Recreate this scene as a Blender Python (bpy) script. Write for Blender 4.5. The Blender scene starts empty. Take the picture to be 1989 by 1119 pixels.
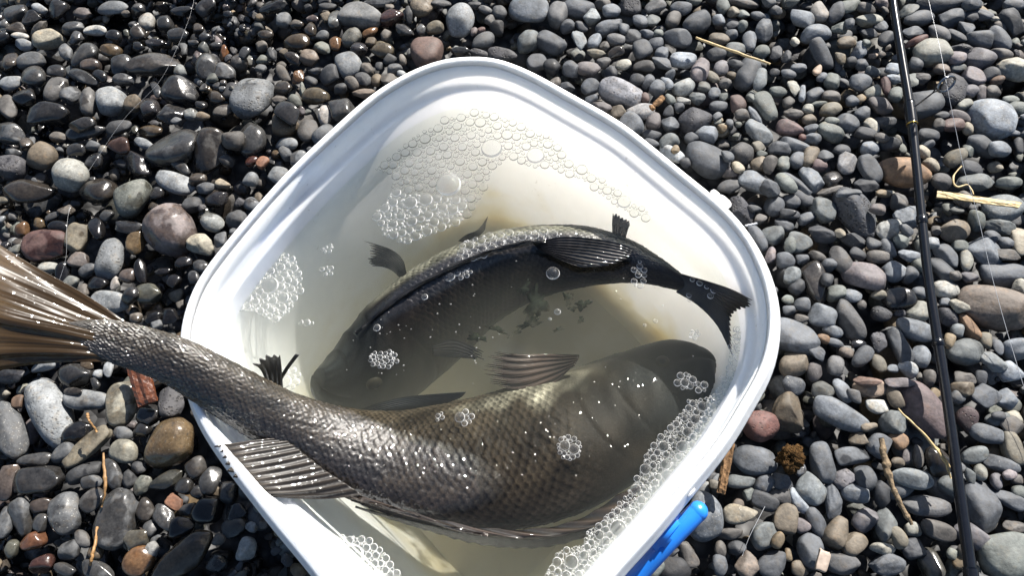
import bpy, bmesh, math, random
import numpy as np
from mathutils import Vector, Matrix
R = math.radians
rng = np.random.default_rng(11)
random.seed(11)
scene = bpy.context.scene
COL = scene.collection

# ------------------------------------------------------------------ camera, sky, sun, exposure
RIM_Z = 0.225                      # height of the bucket rim above the pebbles
WATER_Z = RIM_Z - 0.045
F_PX, CX, CY = 1420.0, 994.5, 559.5   # focal length in photograph pixels
n_ = np.array([-0.0569, 0.3816, 0.9226]); n_ /= np.linalg.norm(n_)
y_ = np.array([0, 1, 0]) - n_ * n_[1]; y_ /= np.linalg.norm(y_)
x_ = np.cross(y_, n_)
RW = np.stack([x_, y_, n_])        # rows: world axes in camera coordinates
CAM = np.array([0.0, 0.0, RIM_Z + 0.45])
cd = bpy.data.cameras.new('camera'); cam = bpy.data.objects.new('camera', cd); COL.objects.link(cam)
M4 = Matrix([list(RW[0]) + [CAM[0]], list(RW[1]) + [CAM[1]], list(RW[2]) + [CAM[2]], [0, 0, 0, 1]])
cam.matrix_world = M4
cd.sensor_width = 36; cd.lens = F_PX / 1989 * 36
cd.clip_start = 0.01; cd.clip_end = 200
scene.camera = cam

SUN_EL = 38.0
SUN_AZ = math.degrees(math.atan2(0.49, 0.87))
to_sun = Vector((math.sin(R(SUN_AZ)) * math.cos(R(SUN_EL)), math.cos(R(SUN_AZ)) * math.cos(R(SUN_EL)), math.sin(R(SUN_EL))))
w = bpy.data.worlds.new('World'); scene.world = w; w.use_nodes = True
wn = w.node_tree; bg = wn.nodes['Background']
sk = wn.nodes.new('ShaderNodeTexSky'); sk.sky_type = 'NISHITA'; sk.sun_disc = False
sk.sun_elevation = R(SUN_EL); sk.sun_rotation = R(SUN_AZ)
wn.links.new(sk.outputs[0], bg.inputs[0]); bg.inputs[1].default_value = 0.055
sl = bpy.data.lights.new('sun', 'SUN'); sun = bpy.data.objects.new('sun', sl); COL.objects.link(sun)
sl.energy = 5.0; sl.angle = R(0.55); sl.color = (1.0, 0.95, 0.88)
sun.rotation_euler = (-to_sun).to_track_quat('-Z', 'Y').to_euler(); sun.location = to_sun * 5
vs = scene.view_settings
vs.view_transform = 'Standard'; vs.look = 'None'; vs.gamma = 1; vs.exposure = 1.5; vs.use_curve_mapping = False
cy = scene.cycles
cy.use_denoising = True
cy.max_bounces = 12; cy.transparent_max_bounces = 24; cy.diffuse_bounces = 4; cy.glossy_bounces = 4
cy.transmission_bounces = 6; cy.volume_bounces = 3; cy.caustics_reflective = False; cy.caustics_refractive = False
cy.sample_clamp_indirect = 6.0

# ------------------------------------------------------------------ helpers
def at(px, py, z):
    """the point at height z that the photograph shows at pixel (px, py)"""
    d = RW @ np.array([px - CX, -(py - CY), -F_PX])
    t = (z - CAM[2]) / d[2]
    return CAM + d * t
def depth(p):                      # metres along the optical axis
    return -float(n_cam @ (np.asarray(p) - CAM))
n_cam = RW[:, 2]                   # camera backward axis in world
def proj(p):
    c = RW.T @ (np.asarray(p) - CAM)
    return CX + F_PX * c[0] / -c[2], CY - F_PX * c[1] / -c[2]
def mpp(p):                        # metres per photograph pixel at a point
    return depth(p) / F_PX

def link(o, parent=None):
    COL.objects.link(o)
    if parent is not None: o.parent = parent
    return o
def tag(o, label=None, cat=None, group=None, kind=None):
    if label: o['label'] = label
    if cat: o['category'] = cat
    if group: o['group'] = group
    if kind: o['kind'] = kind
    return o
def empty(name, loc=(0, 0, 0)):
    o = bpy.data.objects.new(name, None); o.location = loc; o.empty_display_size = 0.02
    return link(o)
def mesh_obj(name, v, f, mat, parent=None, smooth=True, origin=None):
    v = np.asarray(v, float)
    if origin is not None: v = v - np.asarray(origin)
    me = bpy.data.meshes.new(name)
    me.from_pydata(v.tolist(), [], f if isinstance(f, list) else f.tolist())
    if smooth: me.polygons.foreach_set('use_smooth', np.ones(len(me.polygons), bool))
    if mat: me.materials.append(mat)
    me.update()
    o = bpy.data.objects.new(name, me)
    if origin is not None: o.location = origin
    if parent is not None and origin is not None: o.location = Vector(origin) - parent.location
    elif parent is not None: o.location = -parent.location
    return link(o, parent)
def set_col(me, name, rgb):
    a = me.color_attributes.new(name, 'FLOAT_COLOR', 'POINT')
    arr = np.ones((len(me.vertices), 4), np.float32); arr[:, :3] = rgb
    a.data.foreach_set('color', arr.ravel())
def catmull(P, n, closed=False):
    """n points along a Catmull-Rom curve through P (rows)"""
    P = np.asarray(P, float); m = len(P)
    if closed: u = np.linspace(0, m, n, endpoint=False)
    else: u = np.linspace(0, m - 1, n)
    i = np.floor(u).astype(int)
    if not closed: i = np.minimum(i, m - 2)
    t = (u - i)[:, None]
    g = (lambda k: P[k % m]) if closed else (lambda k: P[np.clip(k, 0, m - 1)])
    p0, p1, p2, p3 = g(i - 1), g(i), g(i + 1), g(i + 2)
    if not closed:
        p0 = np.where((i == 0)[:, None], 2 * p1 - p2, p0); p3 = np.where((i == m - 2)[:, None], 2 * p2 - p1, p3)
    return 0.5 * (2 * p1 + (p2 - p0) * t + (2 * p0 - 5 * p1 + 4 * p2 - p3) * t**2 + (3 * p1 - p0 - 3 * p2 + p3) * t**3)
def grid_faces(nu, nv, wrap_u=False, wrap_v=False):
    iu = np.arange(nu if wrap_u else nu - 1); iv = np.arange(nv if wrap_v else nv - 1)
    a, b = np.meshgrid(iu, iv, indexing='ij'); a = a.ravel(); b = b.ravel()
    a2 = (a + 1) % nu; b2 = (b + 1) % nv
    return np.stack([a * nv + b, a2 * nv + b, a2 * nv + b2, a * nv + b2], 1)
def tube(pts, rad, ns=10, cap=True):
    """a tube along pts; rad is a number or a list"""
    P = np.asarray(pts, float); n = len(P); rad = np.broadcast_to(np.asarray(rad, float), (n,))
    T = np.gradient(P, axis=0); T /= np.linalg.norm(T, axis=1)[:, None]
    ref = np.array([0, 0, 1.0]) if abs(T[0][2]) < 0.9 else np.array([1.0, 0, 0])
    A = np.cross(T, ref); A /= np.linalg.norm(A, axis=1)[:, None]; B = np.cross(T, A)
    th = np.linspace(0, 2 * np.pi, ns, endpoint=False)
    v = P[:, None] + rad[:, None, None] * (np.cos(th)[None, :, None] * A[:, None] + np.sin(th)[None, :, None] * B[:, None])
    v = v.reshape(-1, 3); f = grid_faces(n, ns, wrap_v=True).tolist()
    if cap:
        f.append(list(range(ns))[::-1]); f.append([(n - 1) * ns + k for k in range(ns)])
    return v, f
def join(parts):
    V, F, o = [], [], 0
    for v, f in parts:
        V.append(np.asarray(v)); F += [[i + o for i in q] for q in (f if isinstance(f, list) else f.tolist())]; o += len(v)
    return np.concatenate(V), F
def smoothnoise(d, seed, freq=1.5, k=6):
    r = np.random.default_rng(seed); W = r.normal(size=(k, 3)) * freq; ph = r.uniform(0, 6.28, k)
    return np.sin(d @ W.T + ph).sum(1) / math.sqrt(k)

# node helper
class NT:
    def __init__(s, name):
        s.m = bpy.data.materials.new(name); s.m.use_nodes = True; s.t = s.m.node_tree
        for n in list(s.t.nodes): s.t.nodes.remove(n)
        s.out = s.n('ShaderNodeOutputMaterial')
    def n(s, t, **kw):
        x = s.t.nodes.new(t)
        for k, v in kw.items():
            if isinstance(v, (int, float, tuple)) and k[0] == '_':
                key = k[1:]; key = int(key) if key.isdigit() else key.replace('_', ' ')
                x.inputs[key].default_value = v
            else: setattr(x, k, v)
        return x
    def l(s, a, b): s.t.links.new(a, b)
    def mix(s, fac, a, b, mode='MIX'):
        x = s.n('ShaderNodeMix', data_type='RGBA', blend_type=mode)
        for sock, v in ((0, fac), (6, a), (7, b)):
            if hasattr(v, 'links') or hasattr(v, 'is_linked'): s.l(v, x.inputs[sock])
            else: x.inputs[sock].default_value = v if sock == 0 else (tuple(v) + (1,) if len(v) == 3 else v)
        return x.outputs[2]
    def math(s, op, a, b=0.0, clamp=False):
        x = s.n('ShaderNodeMath', operation=op, use_clamp=clamp)
        for i, v in ((0, a), (1, b)):
            if hasattr(v, 'is_linked'): s.l(v, x.inputs[i])
            else: x.inputs[i].default_value = v
        return x.outputs[0]
    def ramp(s, fac, stops):
        x = s.n('ShaderNodeValToRGB'); e = x.color_ramp.elements
        while len(e) < len(stops): e.new(0.5)
        for i, (p, c) in enumerate(stops):
            e[i].position = p; e[i].color = tuple(c) + (1,) if len(c) == 3 else c
        s.l(fac, x.inputs[0]); return x.outputs[0]
def g3(v): return (v, v, v)

# ------------------------------------------------------------------ materials
def pebble_material():
    k = NT('pebble_rock')
    A = lambda nm: k.n('ShaderNodeAttribute', attribute_type='INSTANCER', attribute_name=nm)
    tint = A('tint'); wet = A('wet'); pore = A('pore'); spk = A('speck')
    oi = k.n('ShaderNodeObjectInfo'); tc = k.n('ShaderNodeTexCoord')
    # the grain is in metres: object coordinates of every stone are unit-free for the small ones, so position is used
    geo = k.n('ShaderNodeNewGeometry')
    off = k.math('MULTIPLY', oi.outputs['Random'], 37.0)
    def noise(scale, detail=3, rough=0.55):
        x = k.n('ShaderNodeTexNoise', noise_dimensions='4D'); x.inputs['Scale'].default_value = scale
        x.inputs['Detail'].default_value = detail; x.inputs['Roughness'].default_value = rough
        k.l(geo.outputs['Position'], x.inputs['Vector']); k.l(off, x.inputs['W']); return x.outputs[0]
    n1 = noise(70, 3); n2 = noise(420, 3); n3 = noise(1300, 2); n4 = noise(160, 4, 0.65)
    c = k.mix(0.85, k.mix(1.0, tint.outputs['Color'], (0.52, 0.53, 0.55), 'MULTIPLY'), k.ramp(n1, [(0.28, g3(0.45)), (0.5, g3(1.0)), (0.72, g3(1.5))]), 'MULTIPLY')
    c = k.mix(0.7, c, k.ramp(n2, [(0.3, g3(0.55)), (0.7, g3(1.45))]), 'MULTIPLY')
    warm = k.ramp(n4, [(0.52, (1, 1, 1)), (0.72, (1.25, 1.0, 0.72))])
    c = k.mix(0.6, c, warm, 'MULTIPLY')
    # mineral specks
    vo = k.n('ShaderNodeTexVoronoi', feature='F1'); vo.inputs['Scale'].default_value = 420; k.l(geo.outputs['Position'], vo.inputs['Vector'])
    sp = k.ramp(k.math('ADD', k.math('MULTIPLY', vo.outputs['Distance'], 0.5), k.math('MULTIPLY', n3, 0.9)), [(0.42, g3(1)), (0.52, g3(0))])
    sel = k.math('GREATER_THAN', n4, 0.47)
    spf = k.math('MULTIPLY', k.math('MULTIPLY', sp, sel), spk.outputs['Fac'])
    c = k.mix(k.math('MULTIPLY', spf, 0.6), c, (0.40, 0.39, 0.35))
    n5 = noise(260, 2); dk = k.math('MULTIPLY', k.ramp(n5, [(0.60, g3(0)), (0.68, g3(1))]), k.math('MULTIPLY', spk.outputs['Fac'], 0.55))
    c = k.mix(dk, c, (0.05, 0.05, 0.05))
    # pores of lava rock
    vp = k.n('ShaderNodeTexVoronoi', feature='F1'); vp.inputs['Scale'].default_value = 330; vp.inputs['Randomness'].default_value = 1.0
    k.l(geo.outputs['Position'], vp.inputs['Vector'])
    pit = k.ramp(vp.outputs['Distance'], [(0.22, g3(1)), (0.42, g3(0))])
    pitf = k.math('MULTIPLY', k.math('MULTIPLY', pit, k.ramp(n4, [(0.44, g3(0)), (0.60, g3(1))])), pore.outputs['Fac'])
    c = k.mix(pitf, c, (0.02, 0.02, 0.02))
    # wet film: darker and glossy, patchy
    wn_ = noise(55, 2); wf = k.math('ADD', k.math('MULTIPLY', wet.outputs['Fac'], 1.6), k.math('MULTIPLY', k.math('SUBTRACT', wn_, 0.62), 1.7))
    wfs = k.ramp(wf, [(0.35, g3(0)), (0.5, g3(1))])
    c = k.mix(wfs, c, k.mix(1.0, c, (0.56, 0.53, 0.50), 'MULTIPLY'))
    b = k.n('ShaderNodeBsdfPrincipled'); k.l(c, b.inputs['Base Color'])
    rr = k.math('SUBTRACT', k.math('ADD', k.math('MULTIPLY', n2, 0.3), 0.55), k.math('MULTIPLY', wfs, 0.50)); k.l(rr, b.inputs['Roughness'])
    b.inputs['Specular IOR Level'].default_value = 0.42
    bu = k.n('ShaderNodeBump'); bu.inputs['Distance'].default_value = 0.0006
    h = k.math('ADD', k.math('MULTIPLY', n2, 0.55), k.math('MULTIPLY', n3, 0.28))
    h = k.math('ADD', h, k.math('MULTIPLY', n4, 0.9))
    h = k.math('SUBTRACT', h, k.math('MULTIPLY', pitf, 2.2)); k.l(h, bu.inputs['Height'])
    k.l(k.math('SUBTRACT', 0.75, k.math('MULTIPLY', wfs, 0.45)), bu.inputs['Strength'])
    k.l(bu.outputs[0], b.inputs['Normal']); k.l(b.outputs[0], k.out.inputs[0])
    return k.m
M_PEB = pebble_material()

def simple_mat(name, rgb, rough=0.6, noise_scale=0, amp=0.4, spec=0.5, bump=0.0, coat=0.0):
    k = NT(name); b = k.n('ShaderNodeBsdfPrincipled')
    b.inputs['Roughness'].default_value = rough; b.inputs['Specular IOR Level'].default_value = spec
    b.inputs['Coat Weight'].default_value = coat; b.inputs['Coat Roughness'].default_value = 0.08
    if noise_scale:
        geo = k.n('ShaderNodeNewGeometry'); nz = k.n('ShaderNodeTexNoise'); nz.inputs['Scale'].default_value = noise_scale; nz.inputs['Detail'].default_value = 4
        k.l(geo.outputs['Position'], nz.inputs['Vector'])
        k.l(k.mix(1.0, rgb, k.ramp(nz.outputs[0], [(0.3, g3(1 - amp)), (0.7, g3(1 + amp))]), 'MULTIPLY'), b.inputs['Base Color'])
        if bump:
            bu = k.n('ShaderNodeBump'); bu.inputs['Distance'].default_value = bump; k.l(nz.outputs[0], bu.inputs['Height']); k.l(bu.outputs[0], b.inputs['Normal'])
    else: b.inputs['Base Color'].default_value = tuple(rgb) + (1,)
    k.l(b.outputs[0], k.out.inputs[0]); return k.m

def plastic_mat(name, sss):
    k = NT(name)
    geo = k.n('ShaderNodeNewGeometry'); nz = k.n('ShaderNodeTexNoise'); nz.inputs['Scale'].default_value = 90; nz.inputs['Detail'].default_value = 5
    k.l(geo.outputs['Position'], nz.inputs['Vector'])
    c = k.mix(1.0, (0.95, 0.95, 0.95), k.ramp(nz.outputs[0], [(0.3, g3(0.96)), (0.6, g3(1.0))]), 'MULTIPLY')
    # silt settled on the floor and lower wall of the bucket, scuffs and specks of grime
    sx = k.n('ShaderNodeSeparateXYZ'); k.l(geo.outputs['Position'], sx.inputs[0])
    n2 = k.n('ShaderNodeTexNoise'); n2.inputs['Scale'].default_value = 22; n2.inputs['Detail'].default_value = 4; k.l(geo.outputs['Position'], n2.inputs['Vector'])
    silt = k.ramp(k.math('ADD', k.math('MULTIPLY', sx.outputs[2], -11.0), k.math('MULTIPLY', n2.outputs[0], 1.6)), [(0.0, g3(0)), (0.75, g3(1))])
    c = k.mix(k.math('MULTIPLY', silt, 0.8), c, (0.64, 0.54, 0.31))
    n3 = k.n('ShaderNodeTexNoise'); n3.inputs['Scale'].default_value = 260; n3.inputs['Detail'].default_value = 3; k.l(geo.outputs['Position'], n3.inputs['Vector'])
    gr = k.math('MULTIPLY', k.ramp(n3.outputs[0], [(0.64, g3(0)), (0.74, g3(1))]), k.ramp(n2.outputs[0], [(0.46, g3(0)), (0.66, g3(0.5))]))
    c = k.mix(gr, c, (0.35, 0.33, 0.29))
    b = k.n('ShaderNodeBsdfPrincipled'); k.l(c, b.inputs['Base Color']); b.inputs['Roughness'].default_value = 0.33
    b.inputs['Subsurface Weight'].default_value = 1.0; b.inputs['Subsurface Radius'].default_value = (1.0, 0.95, 0.9); b.inputs['Subsurface Scale'].default_value = sss
    bu = k.n('ShaderNodeBump'); bu.inputs['Distance'].default_value = 0.0004; bu.inputs['Strength'].default_value = 0.4; k.l(nz.outputs[0], bu.inputs['Height'])
    k.l(bu.outputs[0], b.inputs['Normal'])
    k.l(b.outputs[0], k.out.inputs[0]); return k.m
M_PLASTIC = plastic_mat('white_translucent_plastic', 0.009); M_RIM = plastic_mat('white_rim_plastic', 0.008)

def water_mat():
    k = NT('murky_water')
    geo = k.n('ShaderNodeNewGeometry'); nz = k.n('ShaderNodeTexNoise'); nz.inputs['Scale'].default_value = 45; nz.inputs['Detail'].default_value = 2
    k.l(geo.outputs['Position'], nz.inputs['Vector'])
    bu = k.n('ShaderNodeBump'); bu.inputs['Distance'].default_value = 0.0015; bu.inputs['Strength'].default_value = 0.5; k.l(nz.outputs[0], bu.inputs['Height'])
    tr = k.n('ShaderNodeBsdfTransparent'); tr.inputs[0].default_value = (0.97, 0.98, 0.95, 1)
    g = k.n('ShaderNodeBsdfGlossy'); g.inputs['Roughness'].default_value = 0.02; k.l(bu.outputs[0], g.inputs['Normal'])
    lw = k.n('ShaderNodeLayerWeight'); lw.inputs[0].default_value = 0.5; k.l(bu.outputs[0], lw.inputs['Normal'])
    fz = k.math('ADD', k.math('MULTIPLY', k.math('POWER', lw.outputs['Facing'], 5.0), 0.97), 0.022)
    m = k.n('ShaderNodeMixShader'); k.l(fz, m.inputs[0]); k.l(tr.outputs[0], m.inputs[1]); k.l(g.outputs[0], m.inputs[2])
    k.l(m.outputs[0], k.out.inputs[0])
    v = k.n('ShaderNodeVolumePrincipled'); v.inputs['Color'].default_value = (0.54, 0.54, 0.475, 1); v.inputs['Density'].default_value = 3.8
    v.inputs['Anisotropy'].default_value = 0.3
    k.l(v.outputs[0], k.out.inputs[1]); return k.m
M_WATER = water_mat()

def bubble_mat(name, white, rim=1.0, pw=4.0, base=0.09):
    k = NT(name)
    lw = k.n('ShaderNodeLayerWeight'); lw.inputs[0].default_value = 0.5
    f = k.math('POWER', lw.outputs['Facing'], pw)
    tr = k.n('ShaderNodeBsdfTransparent')
    g = k.n('ShaderNodeBsdfGlossy'); g.inputs['Roughness'].default_value = 0.04
    d = k.n('ShaderNodeBsdfTranslucent'); d.inputs[0].default_value = (0.9, 0.9, 0.88, 1)
    d2 = k.n('ShaderNodeBsdfDiffuse'); d2.inputs[0].default_value = (0.9, 0.9, 0.88, 1)
    md = k.n('ShaderNodeMixShader'); md.inputs[0].default_value = 0.5; k.l(d.outputs[0], md.inputs[1]); k.l(d2.outputs[0], md.inputs[2])
    m1 = k.n('ShaderNodeMixShader'); m1.inputs[0].default_value = white; k.l(g.outputs[0], m1.inputs[1]); k.l(md.outputs[0], m1.inputs[2])
    m2 = k.n('ShaderNodeMixShader'); k.l(k.math('ADD', k.math('MULTIPLY', f, rim), base, True), m2.inputs[0]); k.l(tr.outputs[0], m2.inputs[1]); k.l(m1.outputs[0], m2.inputs[2])
    k.l(m2.outputs[0], k.out.inputs[0]); return k.m
M_BUB = bubble_mat('bubble_film', 0.3); M_FROTH = bubble_mat('froth_film', 0.85, 0.9, 1.1, 0.16)
def ring_mat(name, rgb, a):
    k = NT(name); d = k.n('ShaderNodeBsdfPrincipled'); d.inputs['Base Color'].default_value = tuple(rgb) + (1,); d.inputs['Roughness'].default_value = 0.1
    t = k.n('ShaderNodeBsdfTransparent'); m = k.n('ShaderNodeMixShader'); m.inputs[0].default_value = a; k.l(t.outputs[0], m.inputs[1]); k.l(d.outputs[0], m.inputs[2]); k.l(m.outputs[0], k.out.inputs[0]); return k.m
M_RING_W = ring_mat('white_bubble_edge', (0.85, 0.86, 0.86), 0.48); M_RING_G = ring_mat('grey_bubble_edge', (0.20, 0.20, 0.17), 0.6)

def flakes(k, geo, scale, amt):
    """every patch of wet skin about a millimetre across leans its own way"""
    vo = k.n('ShaderNodeTexVoronoi', feature='F1'); vo.inputs['Scale'].default_value = scale; k.l(geo.outputs['Position'], vo.inputs['Vector'])
    a = k.n('ShaderNodeVectorMath', operation='SUBTRACT'); k.l(vo.outputs['Color'], a.inputs[0]); a.inputs[1].default_value = (0.5, 0.5, 0.5)
    m = k.n('ShaderNodeVectorMath', operation='MULTIPLY_ADD'); k.l(a.outputs[0], m.inputs[0]); m.inputs[1].default_value = (amt, amt, amt); k.l(geo.outputs['Normal'], m.inputs[2])
    n = k.n('ShaderNodeVectorMath', operation='NORMALIZE'); k.l(m.outputs[0], n.inputs[0]); return n.outputs[0]
def fish_mat(name, rough=0.42, coat=1.0, metal=0.0, glint=0.55):
    k = NT(name); b = k.n('ShaderNodeBsdfPrincipled')
    a = k.n('ShaderNodeAttribute', attribute_name='col'); geo = k.n('ShaderNodeNewGeometry')
    nz = k.n('ShaderNodeTexNoise'); nz.inputs['Scale'].default_value = 900; nz.inputs['Detail'].default_value = 3; k.l(geo.outputs['Position'], nz.inputs['Vector'])
    k.l(k.mix(1.0, a.outputs['Color'], k.ramp(nz.outputs[0], [(0.3, g3(0.36)), (0.7, g3(0.74))]), 'MULTIPLY'), b.inputs['Base Color'])
    b.inputs['Roughness'].default_value = rough; b.inputs['Metallic'].default_value = metal
    # the glossy wet film exists only where the skin is out of the water
    sx = k.n('ShaderNodeSeparateXYZ'); k.l(geo.outputs['Position'], sx.inputs[0])
    k.l(k.math('MULTIPLY', k.ramp(k.math('MULTIPLY', k.math('SUBTRACT', sx.outputs[2], WATER_Z - 0.002), 300.0), [(0.0, g3(0.06)), (0.6, g3(1))]), coat), b.inputs['Coat Weight'])
    k.l(k.math('MULTIPLY', k.ramp(k.math('MULTIPLY', k.math('SUBTRACT', sx.outputs[2], WATER_Z - 0.002), 300.0), [(0.0, g3(0.1)), (0.6, g3(1))]), 0.30), b.inputs['Specular IOR Level'])
    b.inputs['Coat Roughness'].default_value = 0.04; b.inputs['Coat IOR'].default_value = 1.45; b.inputs['Specular IOR Level'].default_value = 0.12
    bu = k.n('ShaderNodeBump'); bu.inputs['Distance'].default_value = 0.0003; bu.inputs['Strength'].default_value = 0.5; k.l(nz.outputs[0], bu.inputs['Height'])
    k.l(bu.outputs[0], b.inputs['Normal']); k.l(flakes(k, geo, 950, glint), b.inputs['Coat Normal'])
    k.l(b.outputs[0], k.out.inputs[0]); return k.m
M_SKIN = fish_mat('wet_scaly_skin')

def fin_mat(name, rough=0.22, transl=0.3, alpha=1.0):
    k = NT(name); b = k.n('ShaderNodeBsdfPrincipled')
    a = k.n('ShaderNodeAttribute', attribute_name='col'); k.l(k.mix(1.0, a.outputs['Color'], g3(0.72), 'MULTIPLY'), b.inputs['Base Color'])
    b.inputs['Roughness'].default_value = rough; b.inputs['Specular IOR Level'].default_value = 0.25; b.inputs['Coat Weight'].default_value = 0.9; b.inputs['Coat Roughness'].default_value = 0.06
    geo = k.n('ShaderNodeNewGeometry'); nz = k.n('ShaderNodeTexNoise'); nz.inputs['Scale'].default_value = 700; nz.inputs['Detail'].default_value = 3; k.l(geo.outputs['Position'], nz.inputs['Vector'])
    k.l(flakes(k, geo, 800, 0.3), b.inputs['Coat Normal'])
    t = k.n('ShaderNodeBsdfTranslucent'); k.l(k.mix(1.0, a.outputs['Color'], (1.5, 1.35, 1.1), 'MULTIPLY'), t.inputs[0])
    m = k.n('ShaderNodeMixShader'); m.inputs[0].default_value = transl; k.l(b.outputs[0], m.inputs[1]); k.l(t.outputs[0], m.inputs[2])
    res = m.outputs[0]
    if alpha < 1:
        tr = k.n('ShaderNodeBsdfTransparent'); m3 = k.n('ShaderNodeMixShader'); m3.inputs[0].default_value = alpha
        k.l(tr.outputs[0], m3.inputs[1]); k.l(res, m3.inputs[2]); res = m3.outputs[0]
    k.l(res, k.out.inputs[0]); return k.m
M_FIN = fin_mat('fin_membrane', 0.4); M_TAIL = fin_mat('amber_tail_membrane', 0.3, 0.55); M_FIN_THIN = fin_mat('thin_fin_membrane', 0.3, 0.35, 0.8)
# ------------------------------------------------------------------ bucket
OUT_PX = [(930,110),(967,113),(1034,138),(1123,187),(1213,238),(1280,290),(1347,344),(1414,397),(1459,444),(1494,502),(1514,555),(1524,612),
          (1517,690),(1497,745),(1465,799),(1430,860),(1387,917),(1349,962),(1319,1000),(1275,1054),(1215,1119),(1130,1222),(1040,1310),(950,1362),(850,1362),(765,1315),(690,1240),
          (594,1116),(521,1028),(476,970),(430,910),(386,845),(358,786),(343,725),(337,660),(346,612),(365,563),(394,518),(482,416),(564,330),(647,252),(712,194),(770,155),(831,126),(885,112)]
NR = 220
ring0 = np.array([at(x - (7 * min(max((620 - y) / 300, 0), 1) if x < 900 else 0), y - 8 * min(max((620 - y) / 300, 0), 1), RIM_Z) for x, y in OUT_PX])
# resample evenly, then smooth
rr = catmull(ring0, 2000, True); dl = np.r_[0, np.cumsum(np.linalg.norm(np.diff(np.r_[rr, rr[:1]], axis=0), axis=1))]
rs = np.linspace(0, dl[-1], NR, endpoint=False); rr2 = np.r_[rr, rr[:1]]
ring = np.stack([np.interp(rs, dl, rr2[:, i]) for i in range(3)], 1)
for _ in range(6): ring = (np.roll(ring, 1, 0) + 2 * ring + np.roll(ring, -1, 0)) / 4
tan = np.roll(ring, -1, 0) - np.roll(ring, 1, 0); tan /= np.linalg.norm(tan, axis=1)[:, None]
BC = ring.mean(0)
inn = np.cross([0, 0, 1.0], tan); sgn = np.sign(((BC - ring) * inn).sum(1).mean()); inn *= sgn
def ring_at(i, z):
    """the rim outline moved i metres inwards, at height z above the pebbles"""
    if i <= 0.02: p = ring + inn * i
    else:
        p = ring + inn * 0.02; c = BC.copy(); s = 1 - (i - 0.02) / 0.17; p = c + (p - c) * s
    p = p.copy(); p[:, 2] = z
    return p
def sweep(profile, name, mat, parent, close=False):
    V = np.concatenate([ring_at(i, z) for i, z in profile]); f = grid_faces(len(profile), NR, wrap_u=close, wrap_v=True)
    if sgn > 0: f = f[:, ::-1]
    return mesh_obj(name, V, f, mat, parent)
bucket = empty('bucket', (BC[0], BC[1], 0.0))
tag(bucket, 'white translucent plastic bucket of water and fish with a blue handle', 'bucket')
H = RIM_Z
rim_top = [(0.00000, H - 0.0085), (-0.00017, H - 0.0080), (0.00034, H - 0.0075), (0.00168, H - 0.0045), (0.00336, H - 0.0012), (0.00437, H + 0.0008), (0.00504, H + 0.0015), (0.00554, H + 0.0017), (0.00596, H + 0.0018),
            (0.00647, H + 0.0020), (0.00706, H + 0.0024), (0.00773, H + 0.0026), (0.00840, H + 0.0025), (0.00907, H + 0.0019), (0.00958, H + 0.0006), (0.00983, H - 0.004)]
rim_prof = [(0.00118, H - 0.0087), (0.00109, H - 0.0082), (0.00160, H - 0.0072), (0.00286, H - 0.0048), (0.00454, H - 0.0018), (0.00571, H - 0.0006), (0.00672, H - 0.0001), (0.00773, H + 0.0014), (0.00857, H + 0.0010), (0.00865, H - 0.004)]
rim_prof = rim_prof[::-1] + rim_top
sweep(rim_prof, 'rim', M_RIM, bucket, close=True)
BOT = 0.004
inner = [(0.0099, H - 0.0030), (0.0104, H - 0.018), (0.0110, H - 0.0235), (0.0132, H - 0.0252), (0.0146, H - 0.0262), (0.0158, H - 0.0275), (0.0163, H - 0.030), (0.0172, H - 0.045), (0.0225, H - 0.09), (0.034, BOT + 0.022), (0.040, BOT + 0.008), (0.050, BOT + 0.003)]
outer = [(i - 0.0018, z) for i, z in inner[:-3]] + [(0.0315, BOT + 0.018), (0.038, BOT + 0.003), (0.049, BOT)]
prof = inner[::-1] + outer
Vb = np.concatenate([ring_at(i, z) for i, z in prof]); fb = grid_faces(len(prof), NR, wrap_v=True)
if sgn > 0: fb = fb[:, ::-1]
nb = len(Vb); Vb = np.r_[Vb, [[BC[0], BC[1], BOT + 0.003]], [[BC[0], BC[1], BOT]]]
fl = fb.tolist(); L0 = (len(prof) - 1) * NR
for k in range(NR):
    k2 = (k + 1) % NR
    fl.append([nb, k, k2] if sgn > 0 else [nb, k2, k]); fl.append([nb + 1, L0 + k2, L0 + k] if sgn > 0 else [nb + 1, L0 + k, L0 + k2])
mesh_obj('bucket_wall', Vb, fl, M_PLASTIC, bucket)
# raised lugs on the rim's outer edge
def lug(px, py, size, z):
    p = at(px, py, z); d = np.random.default_rng(int(px)).normal(size=3)
    bm = bmesh.new(); bmesh.ops.create_icosphere(bm, subdivisions=2, radius=1.0)
    i0 = int(np.argmin(np.linalg.norm(ring - p, axis=1))); t = tan[i0]; q = inn[i0]
    v = np.array([x.co[:] for x in bm.verts]); f = [[x.index for x in fc.verts] for fc in bm.faces]; bm.free()
    v = np.sign(v) * np.abs(v) ** 0.7
    v = p + (v[:, :1] * t * size[0] + v[:, 1:2] * q * size[1] + v[:, 2:] * np.array([0, 0, 1.0]) * size[2])
    return mesh_obj('rim_lug', v, f, M_RIM, bucket)
lug_m = M_RIM
lug(1406, 392, (0.006, 0.003, 0.003), H - 0.003); lug(1390, 377, (0.004, 0.002, 0.002), H - 0.002)
lug(1440, 812, (0.004, 0.0015, 0.0018), H - 0.004); lug(1341, 957, (0.004, 0.0015, 0.0018), H - 0.004)
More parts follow.
